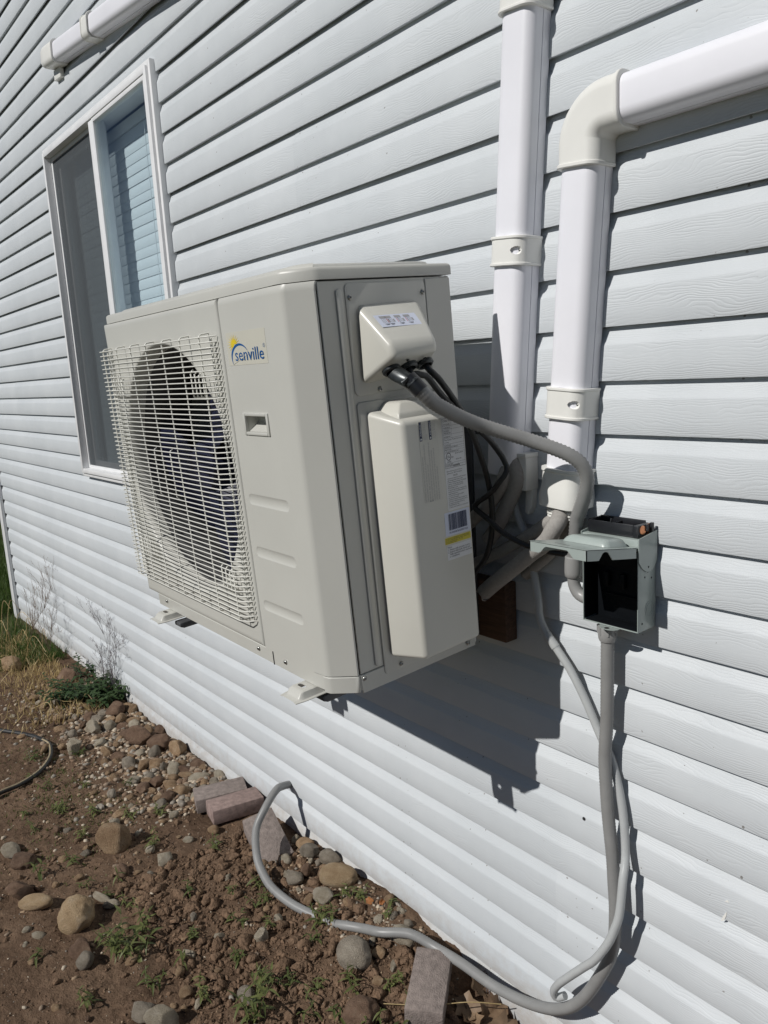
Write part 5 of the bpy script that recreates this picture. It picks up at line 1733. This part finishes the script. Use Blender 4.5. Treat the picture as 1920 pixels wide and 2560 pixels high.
def s_grav(r):
    u = r.uniform()
    if u < 0.50:
        x = r.uniform(-4.4, -2.6); y = -abs(r.normal(0, 0.24)) - 0.01
        return x, y, 0.004 + 0.012 * r.uniform() ** 1.6
    if u < 0.62:
        x = r.uniform(-2.2, -1.5); y = -r.uniform(0.01, 0.22)
        return x, y, r.uniform(0.003, 0.009)
    x = r.uniform(-3.5, -1.25); y = -r.uniform(0.05, 1.05)
    return x, y, min(0.010, 0.0014 + 0.0018 * r.pareto(2.5))
GM = []
for nm_, c_ in (("tan", (0.33, 0.24, 0.16)), ("grey", (0.28, 0.25, 0.21)), ("brown", (0.20, 0.135, 0.092)), ("dusty", (0.27, 0.205, 0.15)), ("cream", (0.47, 0.40, 0.31))):
    GM.append(simple("gravel_" + nm_, c_, 0.9, spec=0.2, var=0.35, nscale=90, bs=0.5, bscale=400, bdist=0.002))
def s_heap(r):
    x = r.uniform(-4.3, -2.66); y = -abs(r.normal(0, 0.15)) - 0.012
    return x, y, r.uniform(0.009, 0.019)
scatter_mesh("heap_gravel", "coarse broken gravel filling the gaps in the stone heap by the wall", None, 620, s_heap, 2, 13, 0.3, 0.6, GM)
scatter_mesh("gravel", "fine mixed gravel in the soil along the wall", None, 6200, s_grav, 1, 9, 0.3, 0.6, GM)

# ------------------------------------------------------------------ plants
def leaf_geom(mb, base, d, up, L, w, droop=0.3, seg=5):
    d = Vector(d).normalized(); up = Vector(up)
    s = d.cross(up)
    s = s.normalized() if s.length > 1e-4 else Vector((1, 0, 0))
    u = s.cross(d).normalized()
    vs, fs = [], []
    for i in range(seg + 1):
        t = i / seg
        ww = w * (math.sin(math.pi * min(1.0, 0.08 + 0.92 * t) ** 0.8)) * 0.5 + 0.0002
        c = Vector(base) + d * (L * t) - Vector((0, 0, 1)) * (droop * L * t * t)
        vs += [c - s * ww + u * ww * 0.35, c, c + s * ww + u * ww * 0.35]
    for i in range(seg):
        a = i * 3
        fs += [(a, a + 1, a + 4, a + 3), (a + 1, a + 2, a + 5, a + 4)]
    mb.add(vs, fs)
def leaf_proto(mat, L=1.0, w=0.24, droop=0.35):
    mb = MB(); leaf_geom(mb, (0, 0, 0), (1, 0, 0), (0, 0, 1), L, w, droop)
    return mb.mesh("leaf", mat, sharp=180)
LEAF = [leaf_proto(M['leaf'], w=0.20, droop=0.55), leaf_proto(M['leaf'], w=0.26, droop=0.8), leaf_proto(M['leaf'], w=0.22, droop=0.2)]
LEAF_D = [leaf_proto(M['leaf_dark'], w=0.42, droop=0.4), leaf_proto(M['leaf_dark'], w=0.36, droop=0.7)]
LEAF_O = leaf_proto(M['orange'], w=0.5, droop=0.4)

def weed(x, y, h, nst, label, seed, group=None, leaves=LEAF, ls=0.05, per=7, spread=0.5, parts=True, cat="weed", name="weed"):
    rg = random.Random(seed)
    z = gh(x, y)
    t_ = thing(name, label, cat, (x, y, z), group)
    stems = MB()
    joined = MB()
    for sidx in range(nst):
        a = rg.uniform(0, 6.28)
        b0 = Vector((rg.uniform(-1, 1), rg.uniform(-1, 1), 0)) * spread * 0.35 * h
        tip = b0 + Vector((math.cos(a) * spread * h * rg.uniform(0.3, 1), math.sin(a) * spread * h * rg.uniform(0.3, 1), h * rg.uniform(0.65, 1.05)))
        mid = b0.lerp(tip, 0.5) + Vector((rg.uniform(-0.1, 0.1) * h, rg.uniform(-0.1, 0.1) * h, 0.08 * h))
        P = spline([b0, mid, tip], 0.012)
        stems.tube(P, [0.0014 * (1 - 0.6 * i / len(P)) for i in range(len(P))], 5)
        for k_ in range(per):
            q = 0.2 + 0.8 * (k_ + 0.5) / per
            p = P[min(len(P) - 1, int(q * (len(P) - 1)))]
            aa = k_ * 2.4 + sidx + rg.uniform(-0.4, 0.4)
            el = rg.uniform(-0.1, 0.55) + (0.4 if q > 0.85 else 0)
            L = ls * rg.uniform(0.6, 1.2) * (1.1 - 0.45 * q)
            if parts:
                o = link("leaf", rg.choice(leaves), t_, p)
                o.rotation_euler = Euler((rg.uniform(-0.3, 0.3), -el, aa))
                o.scale = (L, L, L)
            else:
                d = Vector((math.cos(aa) * math.cos(el), math.sin(aa) * math.cos(el), math.sin(el)))
                leaf_geom(joined, p, d, (0, 0, 1), L, L * (0.42 if leaves is LEAF_D else 0.24), 0.5, 3)
    stems.build("stem", leaves[0].materials[0], t_)
    if not parts:
        joined.build("foliage", leaves[0].materials[0], t_, sharp=180)
    return t_
weed(-2.030, -0.690, 0.115, 9, "bushy green weed clump with narrow leaves beside the pale limestone lump", 1, per=9, ls=0.046, spread=0.85)
weed(-2.095, -0.700, 0.090, 4, "small leafy weed squeezed against the pale limestone lump", 2, per=7, ls=0.040)
weed(-2.600, -0.780, 0.075, 2, "upright weed with long leaves behind the orange tan cobble", 3, per=5, ls=0.045, spread=0.35)
weed(-1.765, -0.100, 0.055, 3, "weed tuft in front of the cream oval cobble", 4, per=6, ls=0.038, spread=0.7)
weed(-2.040, -0.262, 0.055, 3, "weed growing against the outer side of the conduit bend", 5, per=6, ls=0.034, spread=0.7)
weed(-1.680, -0.460, 0.085, 4, "leafy weed in the clods at the lower centre", 6, per=7, ls=0.040)
weed(-1.590, -0.520, 0.105, 6, "tall weed with long drooping leaves cut by the bottom edge", 7, per=7, ls=0.050, spread=0.55)
weed(-1.490, -0.285, 0.060, 3, "weed growing in front of the big round grey cobble", 8, per=6, ls=0.038)
weed(-1.728, -0.212, 0.065, 6, "weed hiding the buried stretch of the conduit", 9, per=7, ls=0.036, spread=0.8)
weed(-1.340, -0.205, 0.060, 3, "weed with yellowing leaves in front of the leaning brick", 10, per=6, ls=0.036)
weed(-1.885, -0.595, 0.060, 1, "single forked weed seedling right of the bushy clump", 11, per=6, ls=0.042)
weed(-2.385, -0.590, 0.045, 1, "tiny weed seedling in front of the round brown stone", 12, per=5, ls=0.034)
weed(-2.990, -0.600, 0.050, 4, "yellow green weed tuft at the left below the black hose", 13, per=6, ls=0.035, spread=0.9)
small = [(-2.34, -0.63), (-2.32, -0.26), (-1.95, -0.30), (-2.17, -0.43), (-1.93, -0.38), (-1.42, -0.21), (-1.64, -0.03), (-2.72, -0.60), (-2.86, -0.50), (-3.1, -0.45), (-3.3, -0.62), (-2.5, -0.42), (-1.85, -0.33), (-1.56, -0.36), (-1.75, -0.58), (-2.25, -0.60), (-3.0, -0.30), (-3.5, -0.55), (-2.9, -0.72), (-1.32, -0.27), (-1.98, -0.52), (-1.68, -0.27),
         (-2.05, -0.35), (-1.80, -0.47), (-1.50, -0.40), (-1.62, -0.41), (-2.60, -0.66), (-2.45, -0.70), (-2.75, -0.42), (-2.95, -0.60), (-3.05, -0.70), (-3.18, -0.58), (-3.40, -0.40), (-2.20, -0.90), (-1.95, -0.82), (-1.87, -0.68), (-1.45, -0.36), (-1.37, -0.31), (-1.72, -0.08), (-1.60, -0.07), (-2.10, -0.62), (-2.66, -0.33)]
WEEDLETS = []
for i, (x, y) in enumerate(small):
    WEEDLETS.append((weed(x, y, 0.034 + 0.022 * ((i * 37) % 10) / 10, 2 + i % 3, "tiny green weed seedling rooted in the open soil", 40 + i, "weed seedlings in the soil", per=6, ls=0.031, spread=1.0, parts=False), x, y))
# dark green patch by the wall
weed(-4.08, -0.150, 0.115, 40, "dense dark green leafy plant spreading by the wall past the stones", 70, leaves=LEAF_D, per=9, ls=0.062, spread=2.2, cat="plant", name="ground_plant", parts=False)
weed(-3.90, -0.090, 0.110, 24, "dark green leafy plant pressed against the wall by the dark brown stone", 71, leaves=LEAF_D, per=9, ls=0.058, spread=1.5, cat="plant", name="ground_plant", parts=False)
weed(-4.40, -0.040, 0.120, 10, "low dark plant in the angle of wall and soil behind the brown boulder", 72, leaves=LEAF_D, per=8, ls=0.052, spread=1.2, cat="plant", name="ground_plant", parts=False)

def dried_weed(label, base, seed, h, lean, mat, nb=7, r0=0.0022, name="dried_weed"):
    rg = random.Random(seed)
    t_ = thing(name, label, "dried weed", (base[0], base[1], gh(base[0], base[1])))
    mb = MB()
    def grow(p, d, L, r, depth):
        pts = [p]
        q = Vector(p)
        dd = Vector(d).normalized()
        n_ = 6
        for i in range(n_):
            dd = (dd + Vector((rg.uniform(-0.25, 0.25), rg.uniform(-0.10, 0.10), rg.uniform(-0.22, 0.12)))).normalized()
            q = q + dd * L / n_
            if base[1] + q.y > -0.006: q.y = -0.006 - base[1]
            pts.append(q.copy())
        mb.tube(pts, [max(0.00045, r * (1 - 0.75 * i / n_)) for i in range(n_ + 1)], 4)
        if depth < 3:
            for _ in range(nb if depth == 0 else rg.randint(2, 4)):
                k_ = rg.randint(1, n_)
                a = rg.uniform(-1.1, 1.1)
                nd = (dd * 0.6 + Vector((math.sin(a), rg.uniform(-0.3, 0.25), math.cos(a) * 0.9 - 0.2))).normalized()
                grow(pts[k_], nd, L * rg.uniform(0.30, 0.58), r * 0.55, depth + 1)
        elif rg.random() < 0.35:
            for _ in range(1):
                k_ = rg.randint(3, n_)
                leaf_geom(mb, pts[k_], (rg.uniform(-1, 1), rg.uniform(-.3, .1), rg.uniform(-1, -0.2)), (0, -1, 0), 0.018, 0.004, 0.2, 2)
    for i in range(2):
        grow(Vector((0, 0, 0)), (lean[0], -0.03, lean[1]), h, r0, 0)
    mb.build("stem", mat, t_, sharp=180)
dried_weed("dead tan weed arching over the siding near the far corner", (-5.30, -0.10), 3, 0.50, (0.75, 0.8), M['twig'])
dried_weed("thin dead weed leaning left of the green plant against the siding", (-4.90, -0.09), 8, 0.34, (0.4, 0.9), M['twig'])
dried_weed("wiry grey dead weed standing against the siding behind the green plant", (-3.93, -0.035), 5, 0.36, (0.10, 1.0), M['twig_grey'], 9, 0.0020)
dried_weed("small wiry grey dead weed beside the taller one at the siding", (-4.06, -0.03), 15, 0.22, (-0.2, 1.0), M['twig_grey'], 8, 0.0016)
dried_weed("short dry stem by the siding above the conduit", (-1.262, -0.012), 25, 0.075, (-0.1, 1.0), M['twig_grey'], 1, 0.0012)

STRAWS = []
def straw(label, pts, r=0.0018):
    t_ = thing("straw", label, "straw", pts[0], "dry straw stalks at the left edge")
    mb = MB(); P = spline([Vector(p) - Vector(pts[0]) for p in pts], 0.01)
    mb.tube(P, r, 5)
    mb.build("stalk", M['straw'], t_)
    STRAWS.append((t_, pts[0][0], pts[0][1], "pale dry straw stalk"))
rg = random.Random(77)
for i in range(26):
    x = rg.uniform(-5.2, -3.85); y = rg.uniform(-0.50, -0.16)
    a = rg.uniform(0, 6.28)
    L = rg.uniform(0.10, 0.24)
    pts = [(x, y, gh(x, y) + 0.004)]
    for k_ in range(1, 5):
        a += rg.uniform(-0.8, 0.8)
        q = pts[-1]
        xx, yy = q[0] + math.cos(a) * L / 3, q[1] + math.sin(a) * L / 4
        pts.append((xx, min(yy, -0.03), gh(xx, yy) + rg.uniform(0.004, 0.075)))
    straw("pale dry straw stalk curling over the soil at the left", pts, rg.uniform(0.0011, 0.002))

# long arching dead stalks leaning over the siding at the far left
rg = random.Random(91)
for i in range(14):
    x = rg.uniform(-5.7, -4.6); y = rg.uniform(-0.40, -0.14)
    h_ = rg.uniform(0.10, 0.30); dx = rg.uniform(-0.05, 0.34); dy = rg.uniform(-0.05, 0.10)
    z_ = gh(x, y)
    yy = lambda q: min(-0.02, y + dy * q)
    straw("pale dry straw stalk", [(x, y, z_), (x + dx * 0.25, yy(0.3), z_ + h_ * 0.7), (x + dx * 0.6, yy(0.6), z_ + h_), (x + dx, yy(1.0), z_ + h_ * rg.uniform(0.55, 0.9))], rg.uniform(0.0011, 0.0018))

# lawn and rough grass past the corner
def grass_stuff(name, label, mat, n, sampler, seed):
    rgn = np.random.default_rng(seed)
    V, F = [], []
    for i in range(n):
        x, y, h = sampler(rgn)
        a = rgn.uniform(0, 6.28); ln = rgn.uniform(0.1, 0.8) * h
        w = rgn.uniform(0.0012, 0.0028)
        ca_, sa_ = math.cos(a), math.sin(a)
        b = rgn.uniform(0, 6.28); dx, dy = math.cos(b) * w, math.sin(b) * w
        z = gh(x, y) - 0.005
        o = len(V)
        V += [(x - dx, y - dy, z), (x + dx, y + dy, z), (x + ca_ * ln * 0.35 - dx * 0.8, y + sa_ * ln * 0.35 - dy * 0.8, z + h * 0.6), (x + ca_ * ln * 0.35 + dx * 0.8, y + sa_ * ln * 0.35 + dy * 0.8, z + h * 0.6), (x + ca_ * ln, y + sa_ * ln, z + h)]
        F += [(o, o + 1, o + 3, o + 2), (o + 2, o + 3, o + 4)]
    me = bpy.data.meshes.new(name)
    me.from_pydata(V, [], F)
    me.materials.append(mat)
    return tag(link(name, me), label, kind='stuff')
def s_lawn(r):
    x = -6.08 - abs(r.normal(0, 2.2)); y = r.uniform(-0.35, 2.6)
    return x, y, r.uniform(0.06, 0.17)
grass_stuff("lawn_grass", "long dark green grass past the corner of the house", M['grass'], 26000, s_lawn, 31)
def s_rough(r):
    x = -abs(r.normal(0, 0.55)) - 4.75; y = -abs(r.normal(0, 0.22)) - 0.03
    return x, y, r.uniform(0.02, 0.085)
grass_stuff("rough_grass", "short mixed grass around the foot of the far corner", M['grass'], 2600, s_rough, 32)
def s_dry(r):
    x = r.uniform(-5.4, -3.8); y = -abs(r.normal(0, 0.22)) - 0.10
    return x, y, r.uniform(0.015, 0.075)
grass_stuff("dry_grass", "bleached dry grass over the soil at the left", M['straw'], 2600, s_dry, 33)
def s_moss(r):
    c = ((-3.3, -0.55), (-3.05, -0.62), (-3.6, -0.5), (-2.9, -0.45), (-2.75, -0.62))[r.integers(5)]
    return c[0] + r.normal(0, 0.12), min(-0.02, c[1] + r.normal(0, 0.09)), r.uniform(0.005, 0.018)
grass_stuff("low_weeds", "low creeping weeds in the gravel near the black hose", M['leaf'], 2400, s_moss, 34)

# black hose with a tan stripe at the left
hs = thing("garden_hose", "black hose with a tan stripe curving through the gravel at the left edge", "hose", (-3.45, -0.50, 0.0))
hpts = [(-3.20, -0.90), (-3.27, -0.75), (-3.29, -0.66), (-3.348, -0.569), (-3.445, -0.500), (-3.56, -0.468), (-3.654, -0.473), (-3.743, -0.50), (-3.878, -0.57), (-3.98, -0.64), (-4.10, -0.80)]
P = spline([(x + 3.45, y + 0.50, gh(x, y) + 0.014 - 0.008 * (x < -3.6)) for x, y in hpts], 0.012)
mb = MB(); mb.tube(P, 0.0100, 12); mb.build("rubber", M['hose'], hs, sharp=70)
mb = MB(); mb.tube([p + Vector((0.003, -0.0028, 0.0072)) for p in P[:int(len(P) * 0.55)]], 0.0042, 8); mb.build("stripe", M['hosestripe'], hs, sharp=70)

# dead leaves, bark strip and stick near the leaning brick
def dead_leaf(label, x, y, s, rz, tilt, seed, mat='deadleaf'):
    rg = random.Random(seed)
    mb = MB()
    n = 14
    outl = []
    for i in range(n):
        a = 2 * math.pi * i / n
        r = s * (0.75 + 0.35 * abs(math.sin(a * 2.5)) + rg.uniform(-0.1, 0.1)) * (1.0 if math.cos(a) > -0.5 else 0.75)
        outl.append((r * math.cos(a), r * 0.75 * math.sin(a)))
    vs = [(0, 0, 0)]
    for rr2 in (0.5, 1.0):
        for u, v in outl:
            vs.append((u * rr2, v * rr2, s * (0.55 * (rr2 * abs(v) / s) ** 1.5 + 0.22 * rg.uniform(-1, 1) * rr2)))
    fs = [(0, 1 + i, 1 + (i + 1) % n) for i in range(n)] + [(1 + i, 1 + n + i, 1 + n + (i + 1) % n, 1 + (i + 1) % n) for i in range(n)]
    mb.add(vs, fs)
    me = mb.mesh("dead_leaf", M[mat], sharp=180)
    o = link("dead_leaf", me, None, (x, y, gh(x, y) + 0.012))
    o.rotation_euler = (tilt[0], tilt[1], rz)
    return tag(o, label, "leaf", "dead leaves by the wall")
dead_leaf("curled dead brown leaf right beside the leaning brick", -1.262, -0.090, 0.042, 0.3, (0.5, 0.3), 1)
dead_leaf("broad dead leaf against the wall right of the leaning brick", -1.215, -0.048, 0.048, 1.6, (0.7, -0.2), 2)
dead_leaf("pale dead leaf standing under the conduit near the wall", -1.290, -0.030, 0.045, 2.2, (0.9, 0.2), 3)
dead_leaf("dead leaf in the corner of wall and bottom edge", -1.165, -0.050, 0.048, 0.9, (0.3, 0.5), 4)
dead_leaf("small dead leaf below the broad one at the bottom edge", -1.225, -0.105, 0.034, 2.8, (0.2, 0.2), 5)
dead_leaf("orange autumn leaf between the weeds behind the conduit", -1.690, -0.070, 0.014, 0.5, (0.8, 0.3), 6, 'orange')
dead_leaf("second orange autumn leaf close to the wall behind the conduit", -1.655, -0.050, 0.011, 1.5, (0.9, -0.4), 7, 'orange')
st = thing("bark_strip", "long grey brown strip of bark between the cream oval cobble and the conduit", "bark", (-1.85, -0.150, 0.03))
mb = MB()
mb.prism([(-0.055, -0.006), (-0.01, -0.011), (0.05, -0.006), (0.062, 0.004), (0.0, 0.010), (-0.05, 0.005)], lambda u, v, w: (u * 0.9 + v * 0.3, v + u * 0.35, w + 0.05 * u), 0.0, 0.007)
mb.build("bark", M['twig'], st, bevel=0.002)
st = thing("dry_stick", "thin straw coloured stick lying across the bottom edge under the weeds", "stick", (-1.30, -0.185, gh(-1.30, -0.185) + 0.02))
mb = MB(); mb.tube(spline([(-0.09, -0.075, 0.004), (0.0, 0.0, 0.014), (0.07, 0.075, 0.024), (0.125, 0.135, 0.018)], 0.01), 0.0013, 5)
mb.build("stalk", M['straw'], st)

# ------------------------------------------------------------------ say of each small repeat where it lies
MARKS = [(-2.600, -0.520, "the peaked sandstone"), (-2.385, -0.425, "the speckled half disc stone"), (-2.440, -0.830, "the potato shaped cobble"), (-2.280, -0.755, "the knobbly limestone lump"),
         (-2.415, -0.560, "the round brown stone"), (-1.560, -0.226, "the big round grey cobble"), (-1.850, -0.068, "the cream oval cobble"), (-1.510, -0.085, "the stone wedged by the leaning brick"),
         (-1.405, -0.320, "the brown cobble at the bottom edge"), (-4.330, -0.150, "the brown boulder behind the plant"), (-3.745, -0.095, "the dark stone past the plant"), (-3.345, -0.130, "the large angular brown rock"),
         (-3.225, -0.080, "the dark rock beside the angular one"), (-3.115, -0.045, "the upright tan rock"), (-3.450, -0.390, "the pointed whitish rock"), (-3.620, -0.250, "the creamy rock by the plant"),
         (-2.720, -0.800, "the flat brown slab"), (-2.540, -0.850, "the jagged brown slab"), (-1.805, -0.735, "the flat grey stone at the bottom"), (-2.140, -0.785, "the stone below the limestone"),
         (-1.828, -0.365, "the cream pitted stone"), (-1.960, -0.025, "the blue grey stone at the wall"), (-2.065, -0.135, "the bright cream stone in the bend"), (-1.670, -0.500, "the half buried grey stone"),
         (-2.585, -0.104, "the mauve paver"), (-2.472, -0.102, "the rose paver"), (-2.215, -0.112, "the tilted paver"), (-1.340, -0.146, "the leaning paver"), (-2.030, -0.690, "the bushy weed clump"),
         (-1.590, -0.520, "the tall weed at the bottom"), (-1.680, -0.460, "the leafy weed in the clods"), (-3.44, -0.50, "the bend of the black hose"), (-3.29, -0.67, "the near end of the black hose"),
         (-3.88, -0.075, "the dark plant at the wall"), (-4.08, -0.15, "the spreading dark plant"), (-4.82, -0.33, "the tan boulder in dry grass"), (-2.99, -0.60, "the yellow green weed tuft"), (-1.95, -0.24, "the buried conduit bend")]
seen = set()
def place_labels(items):
    rv = Vector((R_[0], R_[1])).normalized(); fv = Vector((F_[0], F_[1])).normalized()
    for o, x, y, what in items:
        ms = sorted(MARKS, key=lambda m_: (m_[0] - x) ** 2 + (m_[1] - y) ** 2)
        done = False
        for word in ("", "farther "):
            for mx_, my_, nm_ in ms[:9]:
                d = Vector((x - mx_, y - my_))
                a, b = d.dot(rv), d.dot(fv)
                near = "just " if d.length < 0.16 else ""
                way = ("right of" if a > 0 else "left of") if abs(a) > abs(b) else ("behind" if b > 0 else "in front of")
                lab_ = f"{what} {word}{near}{way} {nm_}"
                if lab_ not in seen and len(lab_.split()) <= 16:
                    seen.add(lab_); o['label'] = lab_; done = True
                    break
            if done: break
place_labels(STONES)
place_labels(STRAWS)
place_labels([(o, x, y, "tiny green weed seedling") for o, x, y in WEEDLETS])
